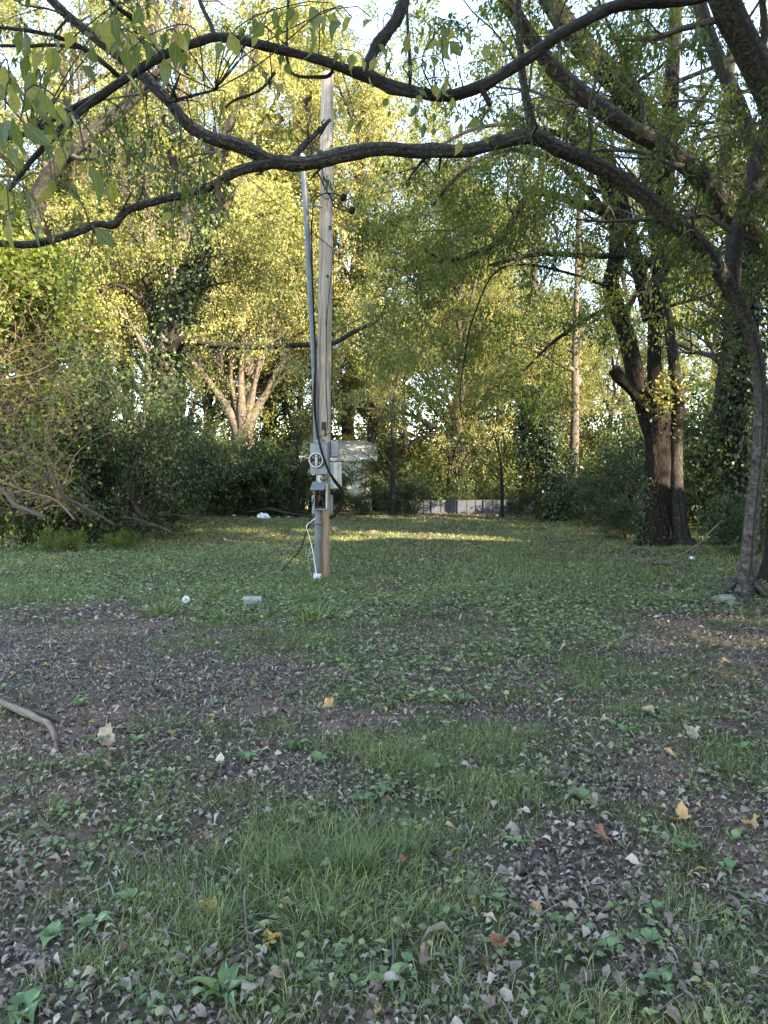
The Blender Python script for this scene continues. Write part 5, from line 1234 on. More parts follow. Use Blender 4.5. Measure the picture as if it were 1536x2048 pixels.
npan = 26; pw = (x1 - x0) / npan
pm = box_mesh("panel", (pw - .03, .03, fz), .006, 1); pm2 = box_mesh("post", (.07, .08, fz + .05), .008, 1)
for k in range(npan):
    place("panel", pm, M['fence'], t, (x0 + (k + .5) * pw, fy + .01 * math.sin(k * 2.1), fz / 2 + .01 * math.sin(k * 1.7)), ry=.012 * math.sin(k * 3.1))
    if k % 3 == 0: place("post", pm2, M['fence'], t, (x0 + k * pw, fy - .05, fz / 2))
rail = box_mesh("rail", (x1 - x0, .04, .06), .006, 1); place("rail", rail, M['fence'], t, ((x0 + x1) / 2, fy + .04, fz - .12))

# saplings by the fence
def sapling(label, q, D, leafmat, per, seed, nc=8):
    b = at(q[0][0], 1030, D)
    t = thing("sapling", label, "sapling", (b[0], D, 0), "saplings along the back fence")
    K = []
    mb = MB(); A, B_ = limb(mb, *pxpath([(*p, D) for p in q]), .15, 8, .1, seed=seed); part_mesh("trunk", mb, M['bark_dark'], t); K.append(resample(A, B_, 10))
    foliage(t, K[0][0][None], K[0][1][None], [dict(nc=nc, t0=.25, lr=(.25, .45), ang=(35, 75), up=.3, K=6, wob=.15, rr=.5, lmin=.8), dict(nc=6, t0=.2, lr=(.35, .6), ang=(30, 60), up=.1, K=4, wob=.2, grav=.05, lmin=.4)], per, (.08, .13), leafmat, M['twig'], .5, .12, g=np.random.default_rng(seed))
sapling("leafy sapling standing between the pole and the grey fence", [(785, 1040, 10), (786, 960, 9), (787, 890, 8), (784, 840, 6), (790, 780, 4), (800, 730, 3)], 30.5, M['leaf_lime'], 22, 301, 12)
sapling("forked bare sapling in front of the grey fence", [(1004, 1034, 8), (1004, 980, 7), (1002, 930, 5), (994, 890, 4), (985, 860, 2)], 29.5, M['leaf_lime'], 18, 302, 8)
sapling("thin dark sapling in the hedge left of the pole", [(592, 1034, 9), (592, 980, 8), (594, 920, 7), (596, 860, 4)], 31.5, M['leaf_shrub'], 12, 303, 6)

# ---------------------------------------------------------------- rubbish and stones
def lump(name, label, cat, p, size, mat, seed, sub=3, rough=.25, group=None, flat=0.):
    bm = bmesh.new(); bmesh.ops.create_icosphere(bm, subdivisions=sub, radius=1)
    g = np.random.default_rng(seed); off = g.random(3) * 50
    for v in bm.verts:
        c = np.array(v.co)
        n = float(vn2(c[0] * 2.2 + off[0], c[1] * 2.2 + c[2] * 1.7 + off[1], seed)) - .5
        n2 = float(vn2(c[0] * 6 + off[2], c[2] * 6 + c[1] * 5, seed + 3)) - .5
        v.co = Vector(c * (1 + rough * 2 * n + rough * n2))
        if v.co.z < -flat: v.co.z = -flat - (v.co.z + flat) * .1
        v.co = Vector((v.co.x * size[0], v.co.y * size[1], v.co.z * size[2]))
    me = bpy.data.meshes.new(name); bm.to_mesh(me); bm.free()
    for q in me.polygons: q.use_smooth = rough < .3
    o = link(name, me, mat, None, (p[0], p[1], p[2] + size[2] * .4))
    o.rotation_euler = (0, 0, g.random() * 6)
    return tag(o, label, cat, group)
M['bag'] = tex_mat('white_plastic_bag', [(.35, (.52, .54, .60)), (.6, (.78, .79, .82))], 5, coord='Object', rough=.45, bump=.8, spec=.4, bdist=.05)
M['stone'] = tex_mat('pale_stone', [(.3, (.14, .13, .11)), (.7, (.28, .26, .22))], 6, coord='Object', rough=.9, bump=.4)
M['block'] = tex_mat('grey_block', [(.3, (.20, .195, .18)), (.7, (.32, .31, .29))], 12, coord='Object', rough=.9, bump=.4)
M['brick'] = tex_mat('reddish_brick', [(.3, (.20, .11, .08)), (.7, (.33, .19, .14))], 10, coord='Object', rough=.9, bump=.4)
GR = "rubbish left along the hedge"
lump("rubbish_bag", "crumpled white plastic bag lying before the hedge", "rubbish bag", gp(527, 1036), (.27, .2, .17), M['bag'], 3, 4, .35, GR, .3)
lump("plastic_scrap", "small white plastic scrap left of the rubbish bag", "scrap", gp(469, 1033), (.11, .08, .07), M['bag'], 4, 3, .4, GR, .3)
lump("plastic_scrap", "flat white scrap just right of the rubbish bag", "scrap", gp(557, 1034), (.1, .07, .03), M['bag'], 5, 3, .4, GR, .3)
lump("plastic_scrap", "small white scrap under the fallen bough's thick end", "scrap", gp(578, 1034), (.07, .06, .05), M['bag'], 6, 3, .4, GR, .3)
lump("plastic_scrap", "greenish white crumpled wrapper beside the rubbish bag", "scrap", gp(505, 1036), (.13, .08, .05), M['weed'] if False else M['offwhite'], 7, 3, .4, GR, .3)
lump("plastic_scrap", "white scrap on the ground before the grey fence", "scrap", gp(993, 1034), (.10, .07, .05), M['bag'], 8, 3, .4, GR, .3)
lump("plastic_scrap", "small white scrap in ivy near the leaning trunk", "scrap", gp(1440, 1139), (.06, .03, .03), M['bag'], 9, 3, .4, GR, .3)
lump("red_wrapper", "small red wrapper lying in ivy near the leaning trunk", "wrapper", gp(1450, 1128), (.06, .03, .03), plain('red_wrapper', (.45, .08, .07), .5), 10, 3, .3, None, .3)
lump("stone", "pale stone beside the leaning trunk's foot", "stone", gp(1446, 1206), (.16, .12, .07), M['stone'], 11, 3, .25, "stones by the leaning trunk", .2)
lump("stone", "smaller stone half buried before the pale stone", "stone", gp(1464, 1213), (.10, .08, .04), M['stone'], 12, 3, .25, "stones by the leaning trunk", .2)
lump("brick", "reddish broken brick lying just behind the pole", "brick", gp(667, 1062), (.16, .1, .09), M['brick'], 13, 3, .2, None, .3)
lump("dirt_mound", "dark lump of earth at the near edge of the sunny strip", "mound", gp(745, 1066), (.22, .14, .07), M['ground'], 15, 3, .3, None, .2)
p = gp(505, 1213); o = link("concrete_block", box_mesh("concrete_block", (.235, .12, .10), .012), M['block'], None, p + [0, 0, .06]); o.rotation_euler = (.05, .03, .06)
tag(o, "grey concrete block lying in the clover before the pole", "block")
def can(label, px, py, r, h, rot, mats, name="can", cat="can"):
    p = gp(px, py); t = thing(name, label, cat, p)
    o = link("body", cyl_mesh("body", r, h, 24, .004), mats[0], t, p + [0, 0, r]); o.rotation_euler = rot
    child("end_disc", cyl_mesh("end_disc", r * .86, .004, 24, 0), mats[1], o, (0, 0, h / 2 + .002)); child("rim", ring_mesh("rim", r * .98, r * .86, .006), mats[1], o, (0, 0, h / 2 + .001), (-math.pi / 2, 0, 0))
M['alu'] = plain('aluminium', (.7, .7, .72), .3, .8, .1)
can("white plastic cup lying on its side in the clover", 372, 1208, .05, .11, (math.pi / 2 - .3, 0, .3), (M['white'], M['white']), "plastic_cup", "cup")
can("silver drinks can lying in ivy with its end showing", 1383, 1121, .042, .12, (math.pi / 2, 0, .25), (M['alu'], M['alu']))

# ---------------------------------------------------------------- grass, ground cover, litter
def blade(w, b1, b2):
    return (np.array([[0, -w, 0], [0, w, 0], [.5, w * .8, -b1], [.5, -w * .8, -b1], [1, 0, -b2]]), [np.array([[0, 1, 2, 3]]), np.array([[3, 2, 4]])])
BL = [blade(.016, .03, .18), blade(.013, .08, .38), blade(.02, .12, .55)]
TRI = (np.array([[0, -.05, 0], [0, .05, 0], [1, 0, -.15]]), np.array([[0, 1, 2]]))
def sow(mb, tm, x, y, size, tilt, tone, g, zoff=0., width=None):
    n = len(x); a = g.random(n) * 6.28
    d = np.column_stack([np.cos(a) * tilt, np.sin(a) * tilt, np.ones(n)])
    nn = np.column_stack([np.cos(a), np.sin(a), -.3 * np.ones(n)]) * -1 + g.normal(size=(n, 3)) * .3
    scatter(mb, tm, np.column_stack([x, y, gz(x, y) + zoff]), basis(d, nn), size, tone, width)
g = np.random.default_rng(500)
mb = MB()
x, y = wedge(580000, 1.35, 10.5, .7, g=g)
dl = lush(x, y) * (1.15 - .25 * fbm(x * 6, y * 6, 77, 2)); clump = fbm(x * 4.5, y * 4.5, 88, 2)
keep = g.random(len(x)) < np.clip((dl - .06) * 1.35, 0, 1) * np.clip((clump - .28) * 3.0, .16, 1) * .54
x, y, dl = x[keep], y[keep], dl[keep]; k = g.integers(0, 3, len(x))
for j in range(3):
    s = k == j; n = s.sum()
    sow(mb, BL[j], x[s], y[s], g.uniform(.04, .10, n) * (.45 + .7 * np.clip(dl[s], 0, 1.2)), g.uniform(.1, 1.3, n), np.clip(g.random(n) * .75 + .3 * fbm(x[s] * 1.2, y[s] * 1.2, 5) - .05, 0, 1), g)
n_near = len(x)
x, y = wedge(210000, 9, 34, 0.5, g=g)
keep = g.random(len(x)) < np.clip(lush(x, y) * 1.5 - .2, .05, 1); x, y = x[keep], y[keep]; n = len(x)
sow(mb, TRI, x, y, g.uniform(.05, .11, n), g.uniform(.1, 1.1, n), np.clip(g.random(n) * .75 + .45 * fbm(x * .6, y * .6, 5) - .1, 0, 1), g, width=.5 + y / 16)
tag(link("grass", mb.mesh("grass"), M['grass']), "short patchy grass across the shaded yard", "grass", kind="stuff")

# clover-like cover
mb = MB()
x, y = wedge(190000, 5, 24, .5, g=g)
cv = fbm(x * .55, y * .55, 140, 3) + blob_field(x, y, [(350, 1150, 420, 50, .35), (1150, 1170, 300, 45, .25), (600, 1190, 160, 30, .3), (60, 1100, 260, 40, .4), (1400, 1120, 120, 30, .3), (1000, 1200, 300, 30, .1)]) - blob_field(x, y, BARE) * .35
keep = g.random(len(x)) < np.clip((cv - .46) * 2.8, 0.02, 1) * np.clip(y / 9, .2, 1) * np.clip(1.25 - y / 26, .15, 1) * .7
x, y = x[keep], y[keep]; n = len(x)
a = g.random(n) * 6.28; d = np.column_stack([np.cos(a), np.sin(a), g.normal(size=n) * .25]); nn = np.column_stack([g.normal(size=n) * .45, g.normal(size=n) * .45 - .15, np.ones(n)])
scatter(mb, RHOMB, np.column_stack([x, y, gz(x, y) + g.uniform(.02, .10, n)]), basis(d, nn), g.uniform(.025, .055, n), g.random(n), g.uniform(1.3, 1.9, n))
x, y = wedge(4200, 1.5, 7.5, .7, g=g); keep = g.random(len(x)) < np.clip((fbm(x * 1.6, y * 1.6, 61, 2) - .40) * 3.2, .03, 1); x, y = x[keep], y[keep]
for q in range(4):
    n = len(x); a = g.random(n) * 6.28; xx = x + np.cos(a) * .022; yy = y + np.sin(a) * .022
    d = np.column_stack([np.cos(a), np.sin(a), g.uniform(-.1, .5, n)]); nn = np.column_stack([g.normal(size=n) * .3, g.normal(size=n) * .3 - .1, np.ones(n)])
    scatter(mb, leaf_shape(3, .3, .3, .05, seed=q, wave=.02), np.column_stack([xx, yy, gz(xx, yy) + g.uniform(.012, .04, n)]), basis(d, nn), g.uniform(.018, .042, n), g.random(n), g.uniform(.9, 1.4, n))
tag(link("ground_cover", mb.mesh("ground_cover"), M['cover']), "low leafy clover and ivy spreading over the lawn", "ground cover", kind="stuff")

# rank weeds at the foot of the thicket
g2 = np.random.default_rng(811); mb = MB()
a = g2.uniform(-120, 345, 2600); b = g2.uniform(1036, 1108, 2600)
ok = b - 1036 < 20 + (345 - a) * .16 + 14 * g2.normal(size=2600); a, b = a[ok], b[ok]
xy = np.array([gxy(u, v) for u, v in zip(a, b)]); hh = g2.uniform(.08, .5, len(xy)) * (.4 + vn2(xy[:, 0] * 1.2, xy[:, 1] * 1.2, 6))
P0 = np.column_stack([xy, gz(xy[:, 0], xy[:, 1])]); P1_ = P0 + np.column_stack([g2.normal(size=len(xy)) * .12, g2.normal(size=len(xy)) * .12, hh])
ps = np.stack([P0, (P0 + P1_) / 2 + g2.normal(size=P0.shape) * .03, P1_], 1)
leaves_on(mb, ps, 9, (.035, .075), .035, .2, wid=(1., 1.7), g=g2)
tag(link("undergrowth", mb.mesh("undergrowth"), M['cover']), "rank low weeds along the foot of the vine thicket", "undergrowth", kind="stuff")

# dry litter
LT3 = [leaf_shape(2, .20, .6, .12, seed=1, wave=.05), leaf_shape(2, .12, 1.0, .12, seed=2, wave=.05), leaf_shape(2, .28, .4, .12, seed=3, wave=.07), leaf_shape(2, .24, 1.2, .06, seed=4, wave=.06)]
LT1 = [leaf_shape(1, .17, .5, .12, seed=1, wave=.05), leaf_shape(1, .11, .9, .12, seed=2, wave=.05), leaf_shape(1, .23, .3, .1, seed=3, wave=.06), leaf_shape(1, .2, 1.2, .08, seed=4, wave=.06)]
mb = MB()
for LT, num, ya, yb, sz in ((LT3, 48000, 1.35, 4.4, .027), (LT1, 46000, 4.4, 9., .034)):
    x, y = wedge(num, ya, yb, .75, g=g); dl = lush(x, y)
    keep = g.random(len(x)) < np.clip(1.15 - dl * .95, .14, 1); x, y = x[keep], y[keep]
    k = g.integers(0, 4, len(x))
    for j in range(4):
        s = k == j; n = s.sum(); a = g.random(n) * 6.28
        d = np.column_stack([np.cos(a), np.sin(a), g.normal(size=n) * .2]); nn = np.column_stack([g.normal(size=n) * .35, g.normal(size=n) * .35, np.ones(n)])
        pile = fbm(x[s] * 2.2, y[s] * 2.2, 71, 2)
        tn = np.clip(.46 + g.normal(size=n) * .26 + (pile - .5) * .15 + (g.random(n) < .04) * .4, 0, 1)
        scatter(mb, LT[j], np.column_stack([x[s], y[s], gz(x[s], y[s]) + g.uniform(.002, .02, n)]), basis(d, nn), np.exp(g.normal(size=n) * .42) * sz, tn)
x, y = wedge(60000, 8, 34, .5, g=g); dl = lush(x, y)
keep = g.random(len(x)) < np.clip(1.0 - dl * 1.0, .06, 1); x, y = x[keep], y[keep]; n = len(x)
a = g.random(n) * 6.28; d = np.column_stack([np.cos(a), np.sin(a), g.normal(size=n) * .25]); nn = np.column_stack([g.normal(size=n) * .4, g.normal(size=n) * .4, np.ones(n)])
scatter(mb, RHOMB, np.column_stack([x, y, gz(x, y) + g.uniform(.01, .05, n)]), basis(d, nn), g.uniform(.05, .09, n) * (.8 + y / 40), np.clip(.4 + g.normal(size=n) * .25, 0, 1))
x, y = wedge(3000, 1.7, 9, .8, g=g); n = len(x); a = g.random(n) * 6.28
scatter(mb, BL[0], np.column_stack([x, y, gz(x, y) + g.uniform(.012, .03, n)]), basis(np.column_stack([np.cos(a), np.sin(a), g.normal(size=n) * .12]), np.tile([0, 0, 1.], (n, 1))), g.uniform(.04, .16, n), np.clip(g.random(n) * .8, 0, 1), g.uniform(.8, 1.6, n))
tag(link("leaf_litter", mb.mesh("leaf_litter"), M['litter']), "brown leaf litter strewn over bare soil", "leaf litter", kind="stuff")

# single fallen leaves
def dry_mat(name, a, b): return tex_mat(name, [(.3, a), (.7, b)], 3.5, coord='Object', rough=.75, bump=.3, bdist=.1)
DM = {'tan': dry_mat('pale_tan_leaf', (.22, .165, .115), (.40, .32, .24)), 'orange': dry_mat('orange_tan_leaf', (.28, .15, .07), (.48, .30, .15)), 'gold': dry_mat('golden_leaf', (.26, .15, .03), (.44, .29, .08)), 'brown': dry_mat('brown_leaf', (.06, .040, .028), (.15, .10, .07)),
      'red': dry_mat('reddish_leaf', (.15, .055, .03), (.30, .13, .075)), 'grey': dry_mat('grey_brown_leaf', (.09, .068, .052), (.20, .155, .12)), 'pink': dry_mat('pinkish_tan_leaf', (.15, .10, .075), (.28, .20, .155)), 'yellow': dry_mat('yellow_leaf', (.27, .20, .05), (.42, .34, .09))}
FALL = {}
def crumpled(seed):
    g = np.random.default_rng(seed + 900); NA, NR = 30, 4
    V = [[0, 0, .05]]; 
    th = np.arange(NA) * 2 * np.pi / NA
    lob = .34 + .13 * np.abs(np.cos(2.5 * th + .3 * g.normal())) ** 1.3 + .03 * np.cos(15 * th) + g.normal(size=NA) * .02
    for r in range(1, NR + 1):
        for a in range(NA):
            q = r / NR; R = lob[a] * q; x, y = R * math.cos(th[a]), R * math.sin(th[a]) * .85
            z = .30 * q ** 2 * (math.cos(th[a] * 2 + seed) * .6 + .35) + .16 * (float(vn2(x * 7 + seed * 3, y * 7, seed)) - .5) + .03 * math.cos(5 * th[a]) * q
            V.append([x * (1 - .12 * q), y * (1 - .15 * q), z])
    T = [[0, 1 + a, 1 + (a + 1) % NA] for a in range(NA)]; Q = []
    for r in range(NR - 1):
        for a in range(NA):
            b = (a + 1) % NA; o = 1 + r * NA
            Q.append([o + a, o + NA + a, o + NA + b, o + b])
    n0 = len(V); V += [[-.3, .012, .02], [-.3, -.012, .02], [-.72, .008, .08], [-.72, -.008, .08]]; Q.append([n0, n0 + 1, n0 + 3, n0 + 2])
    return np.array(V) + [.5, 0, 0], [np.array(Q), np.array(T)]
def fall_mesh(shape, mat):
    if (shape, mat) not in FALL:
        if shape.startswith('lobed'): V, Fs = crumpled(int(shape[-1]))
        else: V, Fs = leaf_shape(7, .13 + .028 * int(shape[-1]), .25 + .22 * ((int(shape[-1]) * 2) % 5), .07, seed=int(shape[-1]), wave=.04)
        me = MB().add(V - [.5, 0, 0], Fs).mesh("fallen_leaf"); me.materials.append(DM[mat]); FALL[(shape, mat)] = me
    return FALL[(shape, mat)]
def fallen(p, size, shape, mat, label, rz, group, tilt=(0, 0)):
    o = bpy.data.objects.new("fallen_leaf", fall_mesh(shape, mat)); COL.objects.link(o)
    o.location = (p[0], p[1], p[2] + .016 + size * .10); o.scale = (size,) * 3; o.rotation_euler = (tilt[0], tilt[1], rz)
    return tag(o, label, "fallen leaf", group)
TR = [(210, 1483, 60, 'lobed1', 'tan', "large pale crumpled leaf right of the thick bent stick"), (1297, 1424, 40, 'lobed2', 'tan', "pale crumpled leaf alone in the mid-lawn, beyond the orange-tan one"), (1362, 1634, 64, 'lobed3', 'orange', "large orange-tan crumpled leaf curled in the near grass"), (1382, 1464, 44, 'lobed4', 'tan', "flat pale leaf just nearer than the pale crumpled one"),
      (657, 1412, 34, 'lobed5', 'orange', "orange leaf alone on the bare middle soil"), (420, 1816, 46, 'lobed6', 'gold', "golden curled leaf standing in the foreground grass"), (545, 1888, 58, 'lobed7', 'gold', "yellow-brown leaf beside the thin curved twig"), (740, 2012, 54, 'oval1', 'grey', "grey pointed leaf at the very bottom centre"),
      (806, 1722, 42, 'oval2', 'red', "upright reddish brown leaf in the big grass tuft"), (1410, 1977, 40, 'oval1', 'yellow', "bright yellow leaf low in the near corner grass"), (1000, 1892, 50, 'lobed2', 'red', "rust-red leaf in foreground grass above the dark folded leaf"), (852, 1922, 56, 'lobed4', 'pink', "pinkish tan folded leaf in the near grass"),
      (90, 1945, 60, 'oval2', 'grey', "long grey leaf lying in the near corner litter"), (148, 1824, 34, 'lobed6', 'tan', "pale tan leaf above the round-leaved weed"), (88, 1946, 40, 'oval2', 'tan', "narrow pale leaf standing in the dark litter"), (582, 1646, 36, 'lobed1', 'tan', "whitish crumpled leaf just above the big grass tuft"),
      (420, 1678, 28, 'lobed2', 'pink', "pinkish leaf on the bare patch left of the big tuft"), (1185, 1604, 44, 'lobed3', 'pink', "upright pinkish leaf in the near grass, mid-right"), (1500, 1653, 40, 'lobed5', 'orange', "tan leaf near the frame edge beside the large orange-tan one"), (1340, 1505, 36, 'oval1', 'orange', "slim orange leaf in the lawn below the flat pale leaf"),
      (1165, 1516, 22, 'oval2', 'yellow', "small yellow leaf standing in mid-lawn grass"), (1285, 1985, 48, 'oval3', 'grey', "grey-tan upright leaf among bottom grass blades"), (955, 1935, 60, 'lobed7', 'brown', "dark folded leaf heap right of the pinkish tan leaf"), (1240, 1965, 60, 'oval1', 'grey', "broad grey leaf low on the litter near bottom"),
      (1090, 1790, 48, 'oval2', 'pink', "pinkish oval leaf on the litter patch"), (1200, 1668, 56, 'oval3', 'red', "curled rust-red leaf on the litter patch's far rim"), (1070, 1822, 40, 'lobed1', 'orange', "orange-brown curled leaf beside the litter patch"), (912, 1706, 34, 'oval3', 'yellow', "dull yellow leaf in grass right of the big tuft"),
      (1395, 1745, 40, 'oval1', 'gold', "yellow-tipped leaf right of the litter patch"), (900, 1655, 30, 'oval2', 'orange', "tan leaf on end above the dull yellow one"), (835, 1160, 16, 'lobed3', 'red', "small rust leaf alone on the green lawn"), (1450, 1328, 26, 'lobed2', 'orange', "orange leaf on the shaded litter near the frame edge"), (1215, 1295, 22, 'lobed5', 'orange', "small orange leaf on the far litter patch"), (990, 1422, 26, 'lobed6', 'orange', "small orange leaf in the middle lawn grass"), (760, 1295, 22, 'lobed1', 'pink', "small pale leaf below the pole on soil"), (755, 1273, 20, 'lobed4', 'tan', "tiny pale leaf nearest below the pole")]
gf = np.random.default_rng(77)
for px, py, w, sh, mt, lab in TR:
    p = gp(px, py + w * .25); fallen(p, w * p[1] / F * 1.05, sh, mt, lab, gf.uniform(0, 6.28), None, (gf.normal() * .35 + .25, gf.normal() * .25))
mats = ['brown', 'brown', 'grey', 'grey', 'brown', 'pink', 'red', 'orange', 'brown', 'tan', 'pink', 'grey', 'yellow']
LAND = [("thick bent stick", 100, 1480), ("large pale crumpled leaf", 210, 1485), ("golden curled leaf", 420, 1816), ("thin curved twig", 492, 1860), ("big pale rosette weed", 445, 2008), ("round-leaved weed patch", 185, 1865), ("weed in the bottom corner", 45, 2035), ("lush dark grass tuft", 700, 1740), ("rounded fine grass tuft", 850, 1545), ("whitish crumpled leaf", 582, 1646),
        ("clover-like weed", 760, 1590), ("leafy weed right of the big tufts", 1035, 1700), ("large orange-tan leaf", 1362, 1634), ("curled rust-red leaf", 1200, 1668), ("pinkish oval leaf", 1090, 1790), ("rust-red leaf in foreground grass", 1000, 1892), ("pinkish tan folded leaf", 852, 1922), ("bright yellow leaf", 1410, 1977), ("grey-tan upright leaf", 1285, 1985), ("pale mid-lawn leaf", 1297, 1424), ("orange leaf on bare soil", 657, 1412),
        ("upright pinkish leaf", 1185, 1604), ("grey pointed leaf", 740, 2012), ("small weed on lower-left litter", 100, 1705), ("yellow-tipped leaf", 1395, 1745), ("lichen twig", 785, 1900), ("frame-edge leafy weed", 1480, 1505), ("weed left of the rounded tuft", 490, 1525), ("dainty weed", 330, 1676)]
LXY = np.array([gxy(a, b) for _, a, b in LAND])
NM = {'brown': 'dark brown', 'grey': 'grey-brown', 'pink': 'pinkish tan', 'red': 'rust-red', 'orange': 'orange-tan', 'yellow': 'yellow', 'tan': 'pale tan'}
spots = []
while len(spots) < 260:
    x, y = wedge(1, 2.0, 6.5, .8, .58, g=gf); x, y = float(x[0]), float(y[0])
    if gf.random() > 1.1 - .7 * float(lush(x, y)): continue
    dd = np.hypot(LXY[:, 0] - x, LXY[:, 1] - y); q = int(dd.argmin())
    spots.append((mats[int(gf.integers(0, len(mats)))], q, float(dd[q]), x, y))
spots.sort()
rank = {}
for mt, q, dist, x, y in spots:
    k = rank[(mt, q)] = rank.get((mt, q), 0) + 1
    o_ = {1: "", 2: "second ", 3: "third ", 4: "fourth ", 5: "fifth ", 6: "sixth ", 7: "seventh ", 8: "eighth ", 9: "ninth ", 10: "tenth ", 11: "eleventh ", 12: "twelfth ", 13: "thirteenth ", 14: "fourteenth ", 15: "fifteenth ", 16: "sixteenth ", 17: "seventeenth ", 18: "eighteenth "}.get(k, "next ")
    fallen((x, y, float(gz(x, y))), gf.uniform(.04, .075), ['oval1', 'oval2', 'oval3', 'oval4', 'oval5', 'lobed5', 'lobed8'][int(gf.integers(0, 7))], mt, f"small {NM[mt]} fallen leaf {o_}nearest to the {LAND[q][0]}", gf.uniform(0, 6.28), f"scattered {NM[mt]} leaves on the foreground", (gf.normal() * .3, gf.normal() * .3))

# grass tufts
def tuft(label, px, py, rad, hgt, n, seed, tone=(0, 1), broad=1.0):
    g = np.random.default_rng(seed); c = gp(px, py); t = MB(); n = int(n * .7)
    r = np.minimum(np.abs(g.normal(size=n)) * (.8 if broad < 1 else .6), 1.15 * np.sqrt(g.random(n))) * rad; a = g.random(n) * 6.28
    x = c[0] + np.cos(a) * r; y = c[1] + np.sin(a) * r
    d = np.column_stack([np.cos(a) * (.15 + r / rad * .7) + g.normal(size=n) * .4, np.sin(a) * (.15 + r / rad * .7) + g.normal(size=n) * .4, np.ones(n)])
    nn = np.column_stack([np.cos(a), np.sin(a), -.5 * np.ones(n)]) * -1 + g.normal(size=(n, 3)) * .5
    k = g.integers(0, 3, n)
    for j in range(3):
        s = k == j
        scatter(t, BL[j], np.column_stack([x, y, gz(x, y)])[s], basis(d[s], nn[s]), g.uniform(.35, 1.0, s.sum()) * hgt * (.62 if broad < 1 else .85), tone[0] + (tone[1] - tone[0]) * g.random(s.sum()), np.full(s.sum(), broad))
    return tag(link("grass_tuft", t.mesh("grass_tuft"), M['tuft']), label, "grass tuft", "grass tufts standing out of the yard")
for k, (px, py, rad, h, n, br, lab) in enumerate([(325, 1226, .28, .24, 260, 2.2, "dark strappy grass tuft near the white cup"), (430, 1238, .22, .2, 160, 2.2, "strappy tuft between white cup and concrete block"), (530, 1242, .2, .18, 150, 2., "small strappy tuft nearest below the concrete block"), (632, 1243, .32, .26, 280, 2.2, "large dark strappy tuft straight below the pole"), (140, 1245, .2, .17, 130, 2., "small strappy tuft on the bare patch"),
        (850, 1545, .36, .16, 1500, .9, "rounded fine grass tuft in the middle of the foreground"), (980, 1490, .3, .12, 800, .9, "low fine tuft behind the rounded middle one"), (700, 1740, .30, .20, 1700, .9, "lush dark grass tuft at foreground centre"), (560, 1740, .22, .18, 900, .9, "grass tuft just left of the lush dark one"), (810, 1700, .3, .16, 1200, .9, "spreading grass tuft right of the lush dark one"),
        (440, 1850, .22, .16, 800, .9, "grass tuft under the golden curled leaf"), (640, 1850, .26, .17, 1000, .9, "grass tuft between thin twig and lush tuft"), (1400, 1930, .24, .14, 700, .9, "grass tuft round the bright yellow leaf"), (860, 1850, .22, .14, 600, .9, "grass tuft above the pinkish tan folded leaf"), (580, 1960, .2, .13, 500, .9, "short grass tuft beside the bottom rosette weed"), (1100, 1560, .26, .12, 600, .9, "thin grass tuft behind the litter patch"),
        (1075, 1305, .3, .14, 300, 1.3, "low tuft alone in the mid-lawn litter"), (1230, 1300, .4, .14, 360, 1.3, "green tuft in mid-lawn left of the frame-edge litter"), (640, 1170, .35, .22, 300, 1.8, "tall weedy tuft round the pole's foot"), (200, 1780, .14, .09, 200, .9, "thin tuft in the litter at lower left")]):
    tuft(lab, px, py, rad, h, n, 600 + k, broad=br)

# broad-leaved weeds
def weed(label, px, py, rad, nleaf, seed, up=.5, wid=1.0, mat='weed', group="broad-leaved weeds in the foreground"):
    g = np.random.default_rng(seed); c = gp(px, py)
    t = thing("weed", label, "weed", c, group)
    T = leaf_shape(4, .27, .5, .08, seed=seed % 7, wave=.02)
    for k in range(nleaf):
        a = k * 2.4 + g.normal() * .3; s = rad * g.uniform(.6, 1.1)
        d = np.array([[math.cos(a), math.sin(a), up * g.uniform(.5, 1.3)]]); n = np.array([[-math.cos(a) * .4, -math.sin(a) * .4, 1.]])
        mb = MB(); st = c + np.array([math.cos(a), math.sin(a), .2]) * s * .18
        scatter(mb, T, st[None] + [0, 0, .015], basis(d, n), np.array([s]), np.array([g.random()]), np.array([wid * g.uniform(.85, 1.25)]))
        tubes(mb, np.array([c, (c + st) / 2 + [0, 0, .012], st + [0, 0, .017]]), np.full(3, .0022), 4, c=.3)
        part_mesh("leaf", mb, M[mat], t)
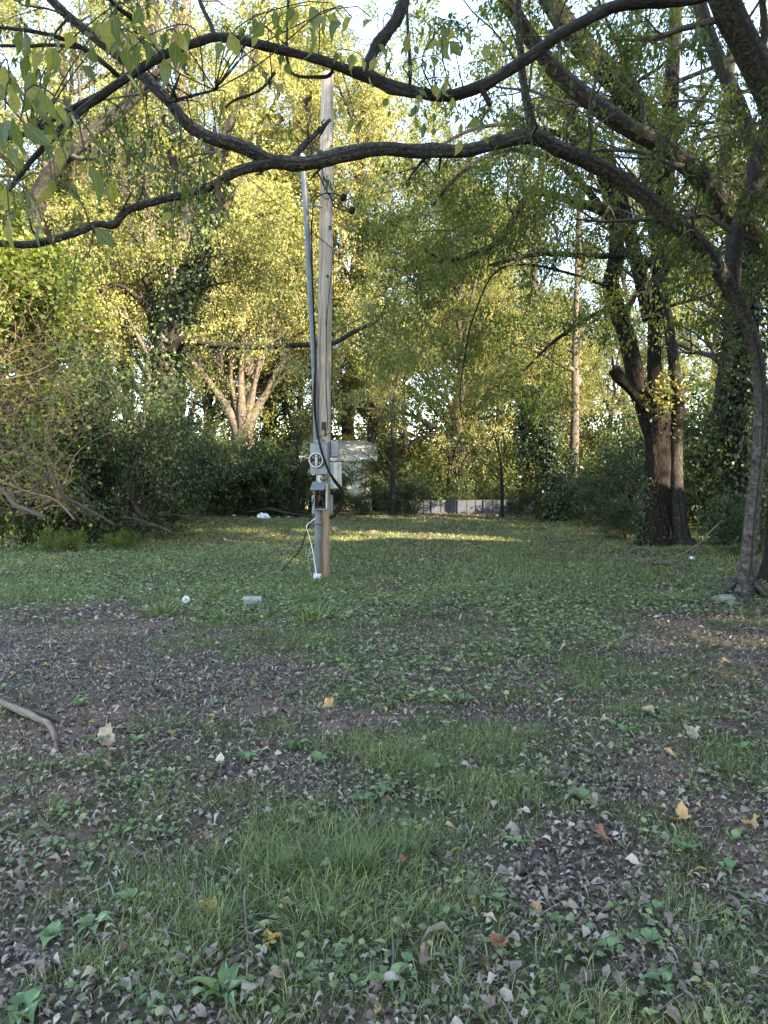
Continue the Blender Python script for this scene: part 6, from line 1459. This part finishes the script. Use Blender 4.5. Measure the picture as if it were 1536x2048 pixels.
W_ = [(445, 2008, .13, 9, .8, .8, "big pale rosette weed with long leaves at the bottom edge"), (375, 2012, .06, 5, .4, 1.2, "three-leaved weed left of the big pale rosette"), (300, 2035, .05, 4, .9, .9, "single upright pale weed shoot at the bottom edge"), (265, 1812, .08, 9, .4, 1.0, "serrated weed cluster left of the golden curled leaf"), (185, 1865, .08, 9, .5, 1.5, "round-leaved weed patch in the lower-left litter"), (105, 1885, .08, 8, .5, 1.5, "round-leaved weed at the lower-left litter's rim"), (45, 2035, .08, 9, .3, 1.5, "spreading round-leaved weed in the bottom corner"),
      (760, 1590, .08, 6, .4, 1.7, "round clover-like weed above the lush tuft"), (722, 1606, .08, 5, .4, 1.7, "round weed left of the clover-like one"), (100, 1705, .06, 5, .5, 1.1, "small weed on the lower-left litter"), (170, 1732, .07, 6, .8, .8, "upright narrow-leaved weed in the lower-left litter"), (205, 1690, .06, 4, .8, 1.1, "pale weed with one raised round leaf"), (330, 1676, .06, 5, .5, .9, "dainty weed above the bare pale patch"),
      (1035, 1700, .08, 6, .6, 1.2, "leafy weed right of the big tufts"), (1060, 1690, .05, 3, 1., .9, "upright twin-leaf weed beside the leafy one"), (1365, 1705, .07, 6, .4, 1.5, "round weed below the large orange-tan leaf"), (1465, 1690, .07, 4, 1., 1.2, "pale upright weed near the frame edge"), (1452, 1745, .07, 5, .4, 1.6, "round weed right of the yellow-tipped leaf"), (1310, 1828, .06, 4, .4, 1.6, "small round weed on the litter patch's near side"), (1300, 1892, .08, 4, .4, 1.6, "round weed below the white twig on litter"), (1215, 1905, .06, 5, .5, 1.3, "two-leaved weed left of the grey-tan leaf"), (1325, 1975, .08, 5, .5, 1.2, "weed beside the broad grey leaf"), (775, 1975, .09, 5, .7, 1.0, "lone weed with broad leaves above the grey pointed leaf"), (810, 1940, .05, 4, .5, 1.2, "small weed in the bottom centre grass"),
      (990, 1812, .05, 4, .4, 1.6, "tiny round weed left of the litter patch"), (1105, 1850, .05, 4, .6, 1.2, "tiny weed on the litter patch"), (160, 1420, .12, 7, .6, 1.0, "leafy weed on bare soil behind the thick stick"), (195, 1500, .1, 8, .6, .9, "pale rosette weed nearest the pale crumpled leaf"), (270, 1500, .1, 8, .6, .9, "serrated weed right of the pale crumpled leaf"), (330, 1435, .1, 5, .3, .7, "long-leaved weed flat on the middle soil"), (490, 1525, .1, 7, .5, 1.3, "round-leaved weed left of the rounded tuft"), (590, 1500, .1, 8, .5, 1.4, "weed patch between orange leaf and rounded tuft"), (640, 1530, .1, 7, .5, 1.4, "weed just left of the rounded tuft"), (1250, 1470, .1, 7, .5, 1.1, "leafy weed below the pale mid-lawn leaf"), (1480, 1505, .1, 7, .6, 1.1, "leafy weed at the frame edge in mid-lawn"), (1160, 1605, .08, 6, .5, 1.4, "weed left of the upright pinkish leaf"), (930, 1410, .12, 8, .6, 1.0, "weed cluster in the middle lawn by the orange leaf"), (880, 1400, .12, 8, .5, 1.2, "weed cluster left of the middle lawn one")]
for k, (px, py, rad, n, up, wd, lab) in enumerate(W_):
    weed(lab, px, py, rad * .8, n, 700 + k, up, wd)
print("near grass", n_near, "near leaves", nl, "objects", len(bpy.data.objects), "tris", sum(len(m.loops) - 2 * len(m.polygons) for m in bpy.data.meshes))
